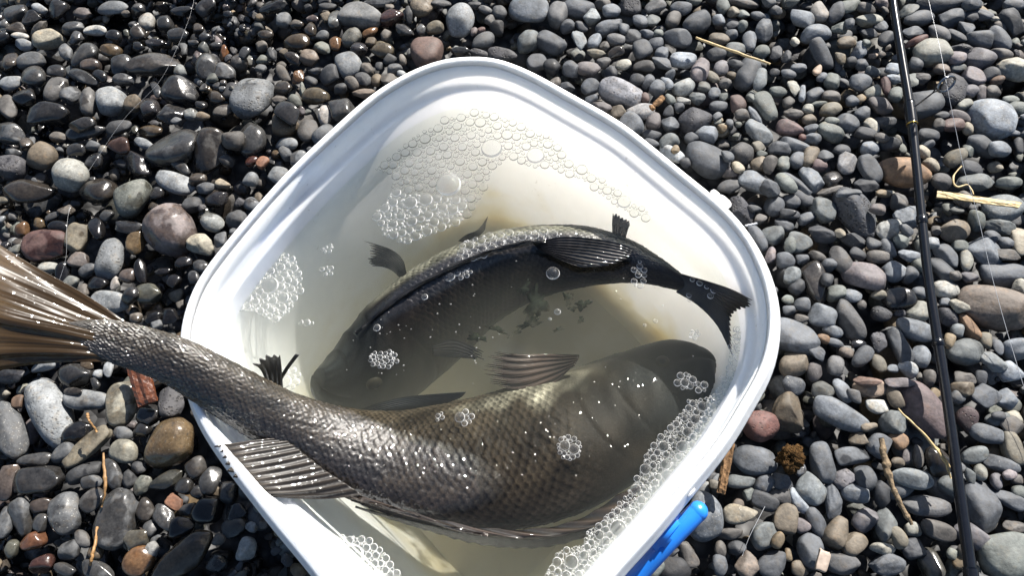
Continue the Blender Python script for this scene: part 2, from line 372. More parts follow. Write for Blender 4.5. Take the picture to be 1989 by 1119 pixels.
# blue handle folded down round the front of the bucket, with its two pivots
M_BLUE = simple_mat('blue_plastic', (0.015, 0.17, 0.62), 0.32, 60, 0.12, 0.5)
hp = [(1355, 994, H - 0.020), (1318, 1031, H - 0.022), (1268, 1084, H - 0.028), (1180, 1180, H - 0.045), (1080, 1275, H - 0.07), (960, 1330, H - 0.09), (840, 1330, H - 0.105)]
hw = [at(*p) for p in hp]
# back half follows the wall on the hidden side to the far pivot
def wall_pt(px, py, z, o):
    p = at(px, py, RIM_Z); i0 = int(np.argmin(np.linalg.norm(ring - p, axis=1))); q = ring[i0] - inn[i0] * o; return np.array([q[0], q[1], z])
hw += [wall_pt(690, 1240, H - 0.115, 0.006), wall_pt(560, 1075, H - 0.115, 0.004), wall_pt(440, 925, H - 0.105, 0.003), wall_pt(352, 770, H - 0.085, 0.003), wall_pt(343, 640, H - 0.065, 0.003), wall_pt(420, 487, H - 0.045, 0.004), wall_pt(560, 334, H - 0.030, 0.006)]
hc = catmull(hw, 120)
v, f = tube(hc, 0.0062, 14); mid = None
# flatten the bar a little
handle = mesh_obj('handle', v, f, M_BLUE, bucket); handle['label'] = 'bright blue plastic handle'
bm = bmesh.new(); bmesh.ops.create_uvsphere(bm, u_segments=16, v_segments=10, radius=0.0063)
sv = np.array([x.co[:] for x in bm.verts]) ; sf = [[x.index for x in fc.verts] for fc in bm.faces]; bm.free()
mesh_obj('handle_end', sv + hc[0], sf, M_BLUE, bucket)
def pivot(px, py, z, o):
    c = wall_pt(px, py, z, o); i0 = int(np.argmin(np.linalg.norm(ring - c, axis=1))); t = tan[i0]; q = inn[i0]
    bm = bmesh.new(); bmesh.ops.create_cube(bm, size=1.0); bmesh.ops.bevel(bm, geom=bm.edges[:], offset=0.18, segments=3, affect='EDGES')
    v = np.array([x.co[:] for x in bm.verts]); f = [[x.index for x in fc.verts] for fc in bm.faces]; bm.free()
    v = c + v[:, :1] * t * 0.026 + v[:, 1:2] * q * 0.014 + v[:, 2:] * np.array([0, 0, 1.0]) * 0.016
    mesh_obj('handle_pivot', v, f, M_BLUE, bucket)
pivot(1300, 1026, H - 0.0225, 0.000); pivot(562, 332, H - 0.0225, 0.000)

# ------------------------------------------------------------------ water
def inside_poly(p, poly):
    x, y = p[..., 0], p[..., 1]
    if np.ndim(x) == 0:
        x, y = float(x), float(y); c = False; x1, y1 = poly[-1][0], poly[-1][1]
        for q in poly:
            x2, y2 = q[0], q[1]
            if (y1 > y) != (y2 > y) and x < (x2 - x1) * (y - y1) / (y2 - y1) + x1: c = not c
            x1, y1 = x2, y2
        return c
    c = np.zeros(x.shape, bool); n = len(poly)
    for i in range(n):
        x1, y1 = poly[i][:2]; x2, y2 = poly[(i + 1) % n][:2]
        c ^= ((y1 > y) != (y2 > y)) & (x < (x2 - x1) * (y - y1) / (y2 - y1 + 1e-12) + x1)
    return c
RC = at(1085, 640, WATER_Z)          # a fish has just moved here: ring waves spread out
def wave(x, y):
    r = np.hypot(x - RC[0], y - RC[1])
    h = 0.00030 * np.sin(r * 260) * np.exp(-((r - 0.055) / 0.022) ** 2)
    h += 0.00022 * np.sin(x * 95 + y * 40 + 1.0) * np.sin(y * 120 - x * 30) + 0.00016 * np.sin(x * 230 - y * 170) 
    return h
WR = ring_at(0.0152, WATER_Z)
nr_ = 70
V = []; 
for j in range(nr_ + 1):
    s = j / nr_; p = BC + (WR - BC) * max(s, 1e-3); p = p.copy(); p[:, 2] = WATER_Z + wave(p[:, 0], p[:, 1]) * (1 - s ** 8) + 0.0015 * max(0, (s - 0.96) / 0.04) ** 2; V.append(p)
fw = grid_faces(nr_ + 1, NR, wrap_v=True)
V = np.concatenate(V)
# sides and floor of the body of water, sunk into the bucket wall
low = [(0.0165, H - 0.06), (0.0214, H - 0.09), (0.033, BOT + 0.022), (0.039, BOT + 0.0075), (0.05, BOT + 0.002)]
Vl = [ring_at(i, z) for i, z in low]; nV = len(V); V = np.concatenate([V] + Vl + [np.array([[BC[0], BC[1], BOT + 0.002]])])
fl = fw.tolist(); rows = [nr_ * NR] + [nV + k * NR for k in range(len(low))]
for a, b in zip(rows[:-1], rows[1:]):
    for k in range(NR): fl.append([a + k, b + k, b + (k + 1) % NR, a + (k + 1) % NR])
cidx = len(V) - 1
for k in range(NR): fl.append([rows[-1] + k, cidx, rows[-1] + (k + 1) % NR])
fl.append(list(range(NR))[::-1])
wo = mesh_obj('water', V, fl, M_WATER)
bm = bmesh.new(); bm.from_mesh(wo.data); bmesh.ops.recalc_face_normals(bm, faces=bm.faces[:]); bm.to_mesh(wo.data); bm.free()
tag(wo, 'murky greenish water filling the white bucket', None, None, 'structure')

# ------------------------------------------------------------------ fish
def scale_pattern(X, Y):
    """roof-tile scales: height 0..1 rising to the rear edge, a random number per scale, distance from its centre"""
    best = np.full(X.shape, 1e9); tlt = np.zeros(X.shape); hh = np.zeros(X.shape); idn = np.zeros(X.shape); rad = np.ones(X.shape)
    j0 = np.round(Y)
    for dj in (-1, 0, 1):
        j = j0 + dj; offs = 0.5 * (np.mod(j, 2)); i0 = np.round(X - offs)
        for di in (-1, 0, 1):
            xc = i0 + di + offs; d = X - xc; e = (Y - j)
            r2 = (d / 0.92) ** 2 + (e / 0.80) ** 2; ins = (r2 < 1) & (xc < best)
            best = np.where(ins, xc, best); hh = np.where(ins, np.clip((d + 0.92) / 1.84, 0, 1), hh); rad = np.where(ins, np.sqrt(r2), rad)
            h = np.sin(xc * 12.9898 + j * 78.233) * 43758.5453; idn = np.where(ins, h - np.floor(h), idn); q1 = np.sin(xc * 39.42 + j * 11.13) * 9341.77; q2 = np.sin(xc * 73.15 + j * 52.23) * 5347.11
            tlt = np.where(ins, (q1 - np.floor(q1) - 0.5) * d + (q2 - np.floor(q2) - 0.5) * e, tlt)
    return hh, idn, rad, tlt
def fish_body(st, NU, NV, rows, pitch, amp, colfn, head_frac, head_fn=None):
    """st rows: x, y, z (world), half height, half thickness, roll angle of the dorsal direction (deg)"""
    st = np.asarray(st, float)
    C = catmull(st, NU * 1)
    P, hh, th, roll = C[:, :3], np.maximum(C[:, 3], 0.0008), np.maximum(C[:, 4], 0.0006), np.radians(C[:, 5])
    T = np.gradient(P, axis=0); T /= np.linalg.norm(T, axis=1)[:, None]
    S = np.cross(T, [0, 0, 1.0]); S /= np.linalg.norm(S, axis=1)[:, None]; U = np.cross(S, T)
    D = np.cos(roll)[:, None] * S + np.sin(roll)[:, None] * U; N = np.cross(T, D)
    s = np.r_[0, np.cumsum(np.linalg.norm(np.diff(P, axis=0), axis=1))]; u = s / s[-1]
    phi = np.linspace(0, 2 * np.pi, NV, endpoint=False)
    cph, sph = np.cos(phi), np.sin(phi)
    lat = np.sign(sph) * np.abs(sph) ** 0.92 * (1 - 0.14 * cph)
    dor = np.sign(cph) * np.abs(cph) ** 0.96
    base = P[:, None] + (hh[:, None] * dor[None])[..., None] * D[:, None] + (th[:, None] * lat[None])[..., None] * N[:, None]
    # outward direction
    no = (dor[None] / hh[:, None])[..., None] * D[:, None] + (lat[None] / th[:, None])[..., None] * N[:, None]; no /= np.linalg.norm(no, axis=2)[..., None]
    w_ = pitch * (0.55 + 0.45 * np.clip(hh / hh.max(), 0, 1)); sx = np.r_[0, np.cumsum(np.diff(s) / w_[:-1])]
    X = np.repeat(sx[:, None], NV, 1); Y = np.repeat((phi / (2 * np.pi) * rows)[None], NU, 0)
    X = X + 0.16 * np.sin(X * 0.31 + Y * 0.9); Y = Y + 0.12 * np.sin(X * 0.43 + Y * 0.21)
    sh, sid, srad, stl = scale_pattern(X, Y)
    fade = np.clip((u - head_frac) / 0.05, 0, 1)[:, None] * np.clip((1.0 - u) / 0.04, 0, 1)[:, None]
    disp = fade * amp * (sh ** 1.3 * (0.7 + 0.6 * sid) + 0.8 * stl)
    uu = np.repeat(u[:, None], NV, 1); pp = np.repeat(phi[None], NU, 0)
    colr = colfn(uu, pp, sh, sid, srad, fade)
    if head_fn is not None:
        dd, cm = head_fn(uu, pp, s[-1]); disp = disp + dd; colr = colr * cm[..., None]
    v = base + no * disp[..., None]
    f = grid_faces(NU, NV, wrap_v=True).tolist(); f.append(list(range(NV))); f.append([(NU - 1) * NV + k for k in range(NV)][::-1])
    return v.reshape(-1, 3), f, colr.reshape(-1, 3), dict(P=P, D=D, N=N, T=T, hh=hh, th=th, u=u)
def lerp3(a, b, t): return np.asarray(a) + (np.asarray(b) - np.asarray(a)) * np.asarray(t)[..., None]
def skin_obj(name, parent, v, f, c, mat):
    o = mesh_obj(name, v, f, mat, parent); set_col(o.data, 'col', np.clip(c, 0, 1)); 
    bm = bmesh.new(); bm.from_mesh(o.data); bmesh.ops.recalc_face_normals(bm, faces=bm.faces[:]); bm.to_mesh(o.data); bm.free()
    return o
def fin(name, parent, rays, mat, c_ray, c_mem, nray=12, nseg=40, ridge=0.0006, thick=0.0005, jag=0.0, seed=0, wav=0.0, root=0.6):
    """a fin: rays is a list of polylines (px, py, z) from root to tip; nray bony rays are spread over it"""
    r = np.random.default_rng(seed)
    RR = np.array([catmull([at(*p) for p in ray], nseg) for ray in rays])          # (k, nseg, 3)
    per = 8; nv = nray * per + 1
    G = np.stack([catmull(RR[:, j], nv) for j in range(nseg)], 1)                  # (nv, nseg, 3)
    vv = np.arange(nv) / per; t = np.linspace(0, 1, nseg)
    if jag:                                                                        # uneven, torn outer edge
        cut = 1 - jag * (0.5 - 0.5 * np.cos(2 * np.pi * vv)) * (0.4 + 0.6 * np.interp(vv, np.arange(nray + 1), r.uniform(0, 1, nray + 1))) - jag * 0.5 * np.interp(vv, np.arange(nray + 1), r.uniform(0, 1, nray + 1))
        for i in range(nv):
            G[i] = np.stack([np.interp(t * cut[i], t, G[i][:, k]) for k in range(3)], 1)
    gu = np.gradient(G, axis=0); gt = np.gradient(G, axis=1); nn = np.cross(gu, gt); nn /= (np.linalg.norm(nn, axis=2)[..., None] + 1e-12)
    rayp = (0.5 + 0.5 * np.cos(2 * np.pi * vv)) ** 1.6
    fine = 0.5 + 0.5 * np.cos(2 * np.pi * vv * 3)
    prof_ = rayp[:, None] * (1 - 0.5 * t[None]) + 0.35 * fine[:, None] * t[None]
    wv = wav * np.sin(vv[:, None] * 1.7 + t[None] * 5 + seed)
    seg = 0.15 * ridge * np.sin(t * 70)[None] * rayp[:, None]
    th_ = thick * (1 - 0.6 * t)[None]
    a = G + nn * (ridge * prof_ + seg + th_ + wv)[..., None]; b = G - nn * (ridge * prof_ * 0.7 + th_ - wv)[..., None]
    nvs = nv * nseg
    f1 = grid_faces(nv, nseg); f2 = f1[:, ::-1] + nvs
    edge = [i * nseg for i in range(nv)] ; rimidx = [0 * nseg + j for j in range(nseg)] + [i * nseg + nseg - 1 for i in range(1, nv)] + [(nv - 1) * nseg + j for j in range(nseg - 2, -1, -1)] + [i * nseg for i in range(nv - 2, 0, -1)]
    fs = [[rimidx[k], rimidx[(k + 1) % len(rimidx)], rimidx[(k + 1) % len(rimidx)] + nvs, rimidx[k] + nvs] for k in range(len(rimidx))]
    f = f1.tolist() + f2.tolist() + fs
    st = r.uniform(0.85, 1.15, nv)[:, None] * (0.85 + 0.3 * np.sin(t * 9 + r.uniform(0, 6))[None])
    c = lerp3(c_mem, c_ray, np.clip(prof_, 0, 1)) * st[..., None] * (root + (1 - root) * np.clip(t / 0.34, 0, 1))[None, :, None]
    o = mesh_obj(name, np.concatenate([a.reshape(-1, 3), b.reshape(-1, 3)]), f, mat, parent)
    set_col(o.data, 'col', np.clip(np.concatenate([c.reshape(-1, 3)] * 2), 0, 1)); return o

# fish in front, lying on its side with its tail over the rim -----------------------------------
def stn(px, py, z, hpx, tpx, roll):
    p = at(px, py, z); m = mpp(p); return [p[0], p[1], p[2], hpx * m, tpx * m, roll]
st1 = [stn(1392, 712, .128, 10, 8, 166), stn(1370, 713, .129, 46, 26, 166), stn(1322, 728, .131, 82, 42, 165), stn(1258, 770, .134, 110, 52, 165), stn(1178, 818, .138, 129, 60, 165),
       stn(1080, 862, .147, 142, 68, 164), stn(970, 892, .151, 140, 68, 163), stn(860, 900, .157, 124, 64, 162), stn(750, 893, .164, 100, 57, 160), stn(640, 862, .178, 76, 48, 160),
       stn(540, 815, .198, 58, 42, 165), stn(440, 757, .224, 51, 36, 172), stn(350, 706, .243, 46, 29, 178), stn(290, 683, .250, 43, 20, 180), stn(245, 669, .256, 41, 13, 180), stn(208, 657, .2605, 36, 9, 180), stn(168, 644, .2665, 24, 5.5, 180), stn(132, 632, .272, 7, 2, 180)]
def col1(u, p, sh, sid, srad, fade):
    d = 0.5 + 0.5 * np.cos(p)                              # 1 at the back, 0 at the belly
    base = lerp3((0.036, 0.029, 0.020), (0.017, 0.013, 0.009), np.clip(d * 1.5, 0, 1)); base = lerp3(base, (0.010, 0.008, 0.007), np.clip((d - np.where(u > 0.55, 0.58, 0.8)) * 5, 0, 1))  # dark back; along the tail stalk its shade is painted in too
    belly = np.clip((0.34 - d + 0.06 * np.sin(u * 90) + 0.04 * np.sin(u * 37 + p * 8)) * 7, 0, 1) * np.clip((u - 0.15) * 14, 0, 1) * np.clip((0.43 - u + 0.04 * np.sin(p * 9)) * 9, 0, 1); base = lerp3(base, np.array((0.17, 0.16, 0.125)) * (1 + 0.4 * np.sin(u * 110 + 4 * np.sin(p * 6)))[..., None], belly * 0.85)
    base = base * (1 - np.clip((0.3 - u) * 10, 0, 1) * (0.35 + 0.35 * np.sin(u * 55 + p * 4) * np.sin(p * 7 - u * 30)))[..., None]
    base = lerp3(base, (0.014, 0.017, 0.019), np.clip((0.18 - u + 0.02 * np.sin(p * 8)) * 14, 0, 1) * 0.85)
    edge = np.clip((sh - 0.62) * 3.0, 0, 1); cen = np.clip(1 - srad * 1.3, 0, 1)
    base = base * (1 + 0.35 * np.sin(u * 31 + p * 2.3) * np.sin(u * 17 - p * 5.1 + 1) + 0.2 * np.sin(u * 70 + p * 9))[..., None]
    k = 1 + fade * (1.3 * edge - 0.5 * cen + 0.6 * (sid - 0.5))
    return base * k[..., None]
def head1(u, p, L):
    # gill cover edge, jaw line and mouth slit, on both flanks
    side = np.abs(np.sin(p)); d = np.cos(p)
    g0 = 0.250 - 0.05 * (d - 0.05) ** 2; x = (u - g0)
    gill = -0.0004 * np.exp(-(x / 0.006) ** 2) * side + 0.0003 * np.exp(-((x + 0.012) / 0.012) ** 2) * side
    pre = -0.0003 * np.exp(-((u - 0.175 + 0.02 * d ** 2) / 0.005) ** 2) * side
    mouth = -0.0016 * np.exp(-((d + 0.18 - (u - 0.0) * 1.2) / 0.10) ** 2) * np.clip((0.075 - u) / 0.02, 0, 1)
    cm = 1 - 0.25 * np.exp(-(x / 0.007) ** 2) * side - 0.12 * np.exp(-((u - 0.175 + 0.02 * d ** 2) / 0.006) ** 2) * side - 0.7 * np.exp(-((d + 0.18 - u * 1.2) / 0.08) ** 2) * np.clip((0.075 - u) / 0.02, 0, 1)
    n = 0.00015 * np.sin(u * 160 + p * 9) * np.clip((0.24 - u) * 20, 0, 1)
    return gill + pre + mouth + n, np.clip(cm, 0.1, 1.5)
fish1 = empty('fish', tuple(at(970, 892, 0.02)))
tag(fish1, 'bronze grey scaly fish lying on its side with its tail over the bucket rim', 'fish', 'fish in the bucket')
v, f, c, F1 = fish_body(st1, 620, 250, 62, 0.0058, 0.00075, col1, 0.25, head1)
# the head and back lie against the bucket's inner wall and do not pass through it
_zi = [z for i, z in inner[::-1]]; _ii = [i for i, z in inner[::-1]]
for lo in np.arange(0.06, 0.206, 0.003):
    sel = np.where((v[:, 2] >= lo) & (v[:, 2] < lo + 0.003))[0]
    if not len(sel): continue
    wr = ring_at(float(np.interp(lo + 0.0015, _zi, _ii)) + 0.0012, lo)[:, :2]
    for k_ in sel[~inside_poly(v[sel][:, :2], wr.tolist())]:
        a_ = wr - BC[:2]; q_ = v[k_, :2] - BC[:2]; j_ = int(np.argmax(a_ @ q_ / np.linalg.norm(a_, axis=1))); v[k_, :2] = BC[:2] + q_ * min(1.0, np.linalg.norm(a_[j_]) / np.linalg.norm(q_))
skin_obj('body', fish1, v, f, c, M_SKIN)
BR, BM = (0.10, 0.082, 0.062), (0.165, 0.135, 0.10)
# tail fin: upper lobe catches the sun, lower lobe turns away
fin('tail_fin', fish1, [[(266, 640, .252), (165, 572, .268), (62, 515, .282), (-60, 440, .298), (-170, 380, .310)],
                        [(264, 650, .253), (140, 595, .270), (40, 552, .286), (-60, 510, .303), (-150, 475, .315)],
                        [(262, 660, .254), (130, 622, .272), (20, 585, .289), (-60, 560, .306), (-120, 540, .317)],
                        [(262, 671, .254), (135, 640, .273), (20, 615, .290), (-60, 590, .307), (-110, 575, .318)],
                        [(264, 684, .252), (140, 664, .269), (20, 650, .284), (-60, 645, .299), (-115, 640, .302)],
                        [(268, 696, .250), (150, 684, .266), (20, 684, .280), (-70, 695, .294), (-140, 705, .304)],
                        [(276, 708, .248), (185, 702, .259), (60, 708, .269), (-70, 737, .283), (-170, 770, .294)]],
    M_TAIL, (0.10, 0.064, 0.031), (0.14, 0.085, 0.038), nray=26, nseg=60, ridge=0.00014, thick=0.0005, jag=0.05, root=0.28, seed=3, wav=0.0004)
# soft dorsal fin spread over the water at the lower left
fin('soft_dorsal_fin', fish1, [[(548, 852, .205), (500, 856, .212), (455, 862, .221), (412, 868, .231)],
                               [(572, 868, .203), (515, 878, .212), (465, 886, .220), (425, 892, .231)],
                               [(600, 890, .200), (540, 903, .209), (480, 914, .219), (442, 920, .230)],
                               [(632, 915, .197), (570, 928, .205), (510, 938, .215), (470, 942, .226)],
                               [(668, 938, .194), (610, 950, .200), (550, 956, .208), (490, 958, .220)],
                               [(705, 962, .190), (650, 968, .194), (590, 968, .199), (530, 964, .209)]],
    M_FIN, (0.060, 0.046, 0.032), (0.014, 0.011, 0.008), nray=11, nseg=36, ridge=0.0010, jag=0.18, seed=5)
# folded spiny dorsal along the back
sp = fin('spiny_dorsal_fin', fish1, [[(650, 950, .189), (700, 970, .190), (760, 985, .189)],
                                [(700, 968, .188), (780, 993, .188), (850, 1013, .186)],
                                [(800, 998, .184), (880, 1026, .184), (950, 1040, .182)],
                                [(920, 1026, .180), (1000, 1042, .180), (1060, 1046, .178)],
                                [(1040, 1030, .176), (1110, 1032, .177), (1160, 1022, .176)],
                                [(1130, 1008, .173), (1185, 1000, .175), (1230, 980, .174)],
                                [(1200, 965, .170), (1235, 950, .172), (1262, 930, .172)]],
    M_FIN, (0.07, 0.048, 0.034), (0.016, 0.013, 0.011), nray=9, nseg=28, ridge=0.0014, jag=0.25, seed=8)
# translucent reflection of the same fin in the water, added as a thin sheet
fin('fin_reflection', fish1, [[(690, 985, .176), (730, 1000, .172)], [(800, 1012, .172), (840, 1035, .166)], [(920, 1038, .168), (940, 1062, .161)], [(1050, 1046, .166), (1050, 1066, .160)], [(1170, 1022, .166), (1160, 1040, .160)]],
    M_FIN_THIN, (0.05, 0.045, 0.037), (0.07, 0.065, 0.055), nray=14, nseg=10, ridge=0.0004, seed=9, jag=0.15)
# pectoral fin under water
fin('pectoral_fin', fish1, [[(1125, 690, .158), (1060, 688, .158), (1000, 688, .162), (948, 680, .163)],
                            [(1125, 694, .158), (1060, 700, .158), (1000, 706, .161), (940, 700, .162)],
                            [(1122, 700, .157), (1060, 716, .157), (1000, 728, .159), (936, 722, .160)],
                            [(1118, 706, .156), (1065, 732, .155), (1010, 752, .156), (950, 748, .157)],
                            [(1112, 712, .155), (1075, 745, .152), (1030, 766, .152), (985, 766, .152)]],
    M_FIN, (0.085, 0.054, 0.040), (0.070, 0.043, 0.031), nray=24, nseg=30, ridge=0.00014, jag=0.26, seed=12, wav=0.0005)
# anal fin spikes standing out of the water
fin('anal_fin', fish1, [[(526, 762, .186), (508, 720, .205), (490, 706, .214)], [(533, 764, .186), (520, 712, .208), (505, 690, .219)], [(541, 766, .186), (535, 708, .208), (527, 688, .219)], [(550, 768, .186), (546, 706, .208), (543, 686, .219)]],
    M_FIN, (0.10, 0.10, 0.095), (0.16, 0.16, 0.15), nray=4, nseg=14, ridge=0.0004, jag=0.28, seed=15)
fin('anal_fin', fish1, [[(540, 738, .190), (556, 712, .205), (574, 688, .213)], [(547, 740, .190), (563, 714, .205), (581, 690, .213)]], M_FIN, (0.035, 0.035, 0.035), (0.10, 0.10, 0.09), nray=3, nseg=14, seed=16)
# eye
M_EYE = simple_mat('fish_eye_dark', (0.004, 0.004, 0.005), 0.3, spec=0.15); M_IRIS = simple_mat('fish_eye_ring', (0.020, 0.018, 0.013), 0.5, spec=0.05)
def ellipsoid(c, ax, sub=3):
    bm = bmesh.new(); bmesh.ops.create_icosphere(bm, subdivisions=sub, radius=1.0)
    v = np.array([x.co[:] for x in bm.verts]); f = [[x.index for x in fc.verts] for fc in bm.faces]; bm.free()
    return np.asarray(c) + v @ np.asarray(ax), f
def eye(parent, F, u0, dfrac, sign, r):
    i = int(np.argmin(np.abs(F['u'] - u0))); ph = math.acos(dfrac)
    lat = math.sin(ph) ** 0.92 * (1 - 0.14 * dfrac)
    c = F['P'][i] + F['D'][i] * F['hh'][i] * dfrac + sign * F['N'][i] * (F['th'][i] * lat - r * 0.25)
    ax = np.stack([F['T'][i] * r, F['D'][i] * r, F['N'][i] * r * 0.62])
    v, f = ellipsoid(c, ax); e = mesh_obj('eye', v, f, M_IRIS, parent)
    v, f = ellipsoid(c + sign * F['N'][i] * r * 0.28, ax * 0.62); p = mesh_obj('pupil', v + 0, f, M_EYE, e)
    p.location = (0, 0, 0)
    return e
s1 = 1 if F1['N'][100][2] > 0 else -1
eye(fish1, F1, 0.085, -0.22, s1, 0.0058)

# fish behind, upright under water with its back at the surface -----------------------------------
def stn2(px, py, zr, hpx, tpx, lean):
    r = at(px, py, zr); m = mpp(r); p = r.copy(); return p, hpx * m, tpx * m, lean
rid = [stn2(606, 728, .166, 26, 20, 14), stn2(616, 706, .172, 72, 46, 14), stn2(645, 676, .177, 112, 68, 13), stn2(695, 640, .180, 140, 82, 10), stn2(760, 592, .181, 152, 90, 5), stn2(830, 546, .182, 156, 92, 0), stn2(905, 508, .183, 150, 84, -5), stn2(985, 482, .183, 132, 76, -8),
       stn2(1065, 472, .183, 106, 66, -9), stn2(1140, 474, .183, 78, 58, -9), stn2(1210, 490, .181, 52, 44, -9), stn2(1265, 512, .179, 36, 29, -9), stn2(1310, 534, .177, 32, 17, -9), stn2(1340, 550, .176, 32, 8, -9)]
RP = np.array([r[0] for r in rid]); TT = np.gradient(RP, axis=0); TT /= np.linalg.norm(TT, axis=1)[:, None]
st2 = []
for k, (p, hh_, th_, lean) in enumerate(rid):
    S_ = np.cross(TT[k], [0, 0, 1.0]); S_ /= np.linalg.norm(S_); a_ = R(90 + lean)
    D_ = math.cos(a_) * S_ + math.sin(a_) * np.array([0, 0, 1.0]); c_ = p - D_ * hh_
    st2.append([c_[0], c_[1], c_[2], hh_, th_, 90 + lean])
def col2(u, p, sh, sid, srad, fade):
    d = 0.5 + 0.5 * np.cos(p)
    base = lerp3((0.050, 0.042, 0.028), (0.017, 0.012, 0.008), np.clip(d * 1.7, 0, 1))
    base = lerp3(base, (0.010, 0.009, 0.009), np.clip((d - 0.93) * 16, 0, 1))
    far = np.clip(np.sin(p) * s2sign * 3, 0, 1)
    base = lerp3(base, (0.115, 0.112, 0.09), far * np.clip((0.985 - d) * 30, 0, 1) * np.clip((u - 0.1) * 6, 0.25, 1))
    base = lerp3(base, (0.022, 0.027, 0.028), np.clip((0.22 - u) * 8, 0, 1) * 0.7)
    edge = np.clip((sh - 0.62) * 3.0, 0, 1); cen = np.clip(1 - srad * 1.3, 0, 1)
    base = base * (1 + 0.35 * np.sin(u * 37 + p * 3) * np.sin(u * 19 - p * 5 + 1) + 0.2 * np.sin(u * 83 + p * 11))[..., None]
    return base * (1 + fade * (1.1 * edge - 0.55 * cen + 0.6 * (sid - 0.5)))[..., None]
# which side of the body looks to the back of the bucket
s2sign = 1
fish2 = empty('fish', tuple(at(905, 560, 0.02)))
tag(fish2, 'dark fish curled under water along the back with its dark dorsal ridge at the surface', 'fish', 'fish in the bucket')
_T = TT[6]; _S = np.cross(_T, [0, 0, 1.0]); _a = R(80); _D = math.cos(_a) * _S + math.sin(_a) * np.array([0, 0, 1.0]); _N = np.cross(_T, _D)
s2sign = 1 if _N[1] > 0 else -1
v, f, c, F2 = fish_body(st2, 560, 220, 56, 0.0058, 0.0006, col2, 0.24, head1)
skin_obj('body', fish2, v, f, c, M_SKIN)
eye(fish2, F2, 0.11, 0.25, -s2sign, 0.007)
DK, DM = (0.030, 0.027, 0.026), (0.055, 0.05, 0.047)
fin('tail_fin', fish2, [[(1322, 532, .180), (1370, 545, .182), (1420, 562, .193), (1462, 584, .209)],
                        [(1326, 540, .178), (1370, 556, .180), (1420, 576, .190), (1456, 598, .205)],
                        [(1330, 548, .176), (1370, 566, .176), (1403, 588, .180), (1428, 606, .186)],
                        [(1328, 556, .172), (1368, 578, .170), (1400, 604, .173), (1420, 630, .176)],
                        [(1322, 562, .168), (1362, 586, .164), (1398, 620, .168), (1422, 664, .174)],
                        [(1314, 566, .165), (1356, 592, .160), (1394, 632, .164), (1424, 692, .176)]],
    M_FIN, (0.028, 0.024, 0.023), (0.085, 0.07, 0.062), nray=16, nseg=36, ridge=0.0006, jag=0.07, seed=21)
fin('soft_dorsal_fin', fish2, [[(1035, 474, .183), (1090, 462, .187), (1150, 464, .189), (1205, 474, .189), (1232, 486, .188)],
                               [(1038, 476, .183), (1090, 474, .187), (1150, 478, .188), (1200, 486, .188), (1228, 494, .187)],
                               [(1040, 478, .183), (1085, 485, .186), (1140, 492, .187), (1185, 500, .187), (1222, 503, .186)],
                               [(1042, 480, .183), (1080, 494, .185), (1120, 506, .186), (1160, 512, .186), (1195, 513, .185)],
                               [(1045, 483, .183), (1070, 496, .184), (1095, 508, .185), (1120, 516, .185), (1150, 516, .184)]],
    M_FIN, (0.022, 0.02, 0.02), (0.095, 0.085, 0.08), nray=10, nseg=34, ridge=0.0012, jag=0.10, seed=23)
fin('spiny_dorsal_fin', fish2, [[(690, 648, .179), (740, 604, .183), (790, 566, .184)], [(760, 588, .182), (820, 548, .186), (880, 518, .187)], [(850, 533, .183), (910, 502, .187), (970, 482, .188)], [(930, 497, .184), (990, 476, .188), (1040, 466, .189)], [(1000, 478, .184), (1035, 470, .187), (1062, 470, .187)]],
    M_FIN, (0.012, 0.012, 0.012), (0.02, 0.018, 0.018), nray=9, nseg=26, ridge=0.0012, jag=0.1, seed=25)
fin('pectoral_fin', fish2, [[(790, 532, .168), (782, 505, .174), (758, 484, .178), (704, 467, .181)], [(788, 534, .168), (772, 510, .173), (748, 494, .176), (716, 488, .178)], [(784, 537, .167), (765, 517, .171), (742, 508, .173), (712, 505, .174)], [(778, 540, .166), (762, 526, .169), (744, 518, .170), (718, 516, .170)]],
    M_FIN_THIN, (0.045, 0.045, 0.04), (0.16, 0.155, 0.135), nray=10, nseg=26, ridge=0.0006, jag=0.15, seed=27)
fin('pelvic_fin', fish2, [[(890, 468, .168), (905, 456, .172), (928, 446, .174), (948, 420, .176)], [(898, 470, .168), (915, 460, .171), (934, 450, .173), (944, 434, .175)], [(905, 470, .167), (920, 464, .170), (934, 456, .172), (942, 444, .173)]],
    M_FIN_THIN, (0.06, 0.06, 0.055), (0.15, 0.145, 0.125), nray=6, nseg=20, ridge=0.0005, seed=29)
fin('anal_fin', fish2, [[(1190, 462, .164), (1189, 430, .174), (1191, 411, .177)], [(1198, 465, .164), (1201, 432, .174), (1206, 418, .177)], [(1206, 467, .164), (1213, 438, .173), (1222, 427, .176)], [(1214, 468, .164), (1220, 445, .172), (1224, 437, .174)]],
    M_FIN_THIN, (0.04, 0.04, 0.037), (0.13, 0.125, 0.11), nray=7, nseg=18, ridge=0.0005, jag=0.2, seed=31)
fin('pectoral_fin', fish2, [[(690, 800, .150), (740, 782, .156), (800, 770, .160), (905, 762, .164)], [(700, 806, .149), (750, 795, .155), (815, 782, .158), (895, 772, .161)], [(712, 808, .148), (770, 800, .152), (830, 790, .155), (870, 782, .157)]],
    M_FIN, (0.03, 0.033, 0.036), (0.06, 0.066, 0.07), nray=9, nseg=28, ridge=0.0005, seed=33)
fin('pelvic_fin', fish2, [[(838, 672, .150), (880, 660, .155), (915, 672, .158), (950, 690, .160)], [(840, 682, .149), (880, 682, .153), (912, 690, .155), (940, 700, .157)], [(842, 690, .148), (875, 694, .150), (905, 692, .152)]],
    M_FIN, (0.03, 0.027, 0.025), (0.06, 0.052, 0.046), nray=7, nseg=22, ridge=0.0007, jag=0.25, seed=35)
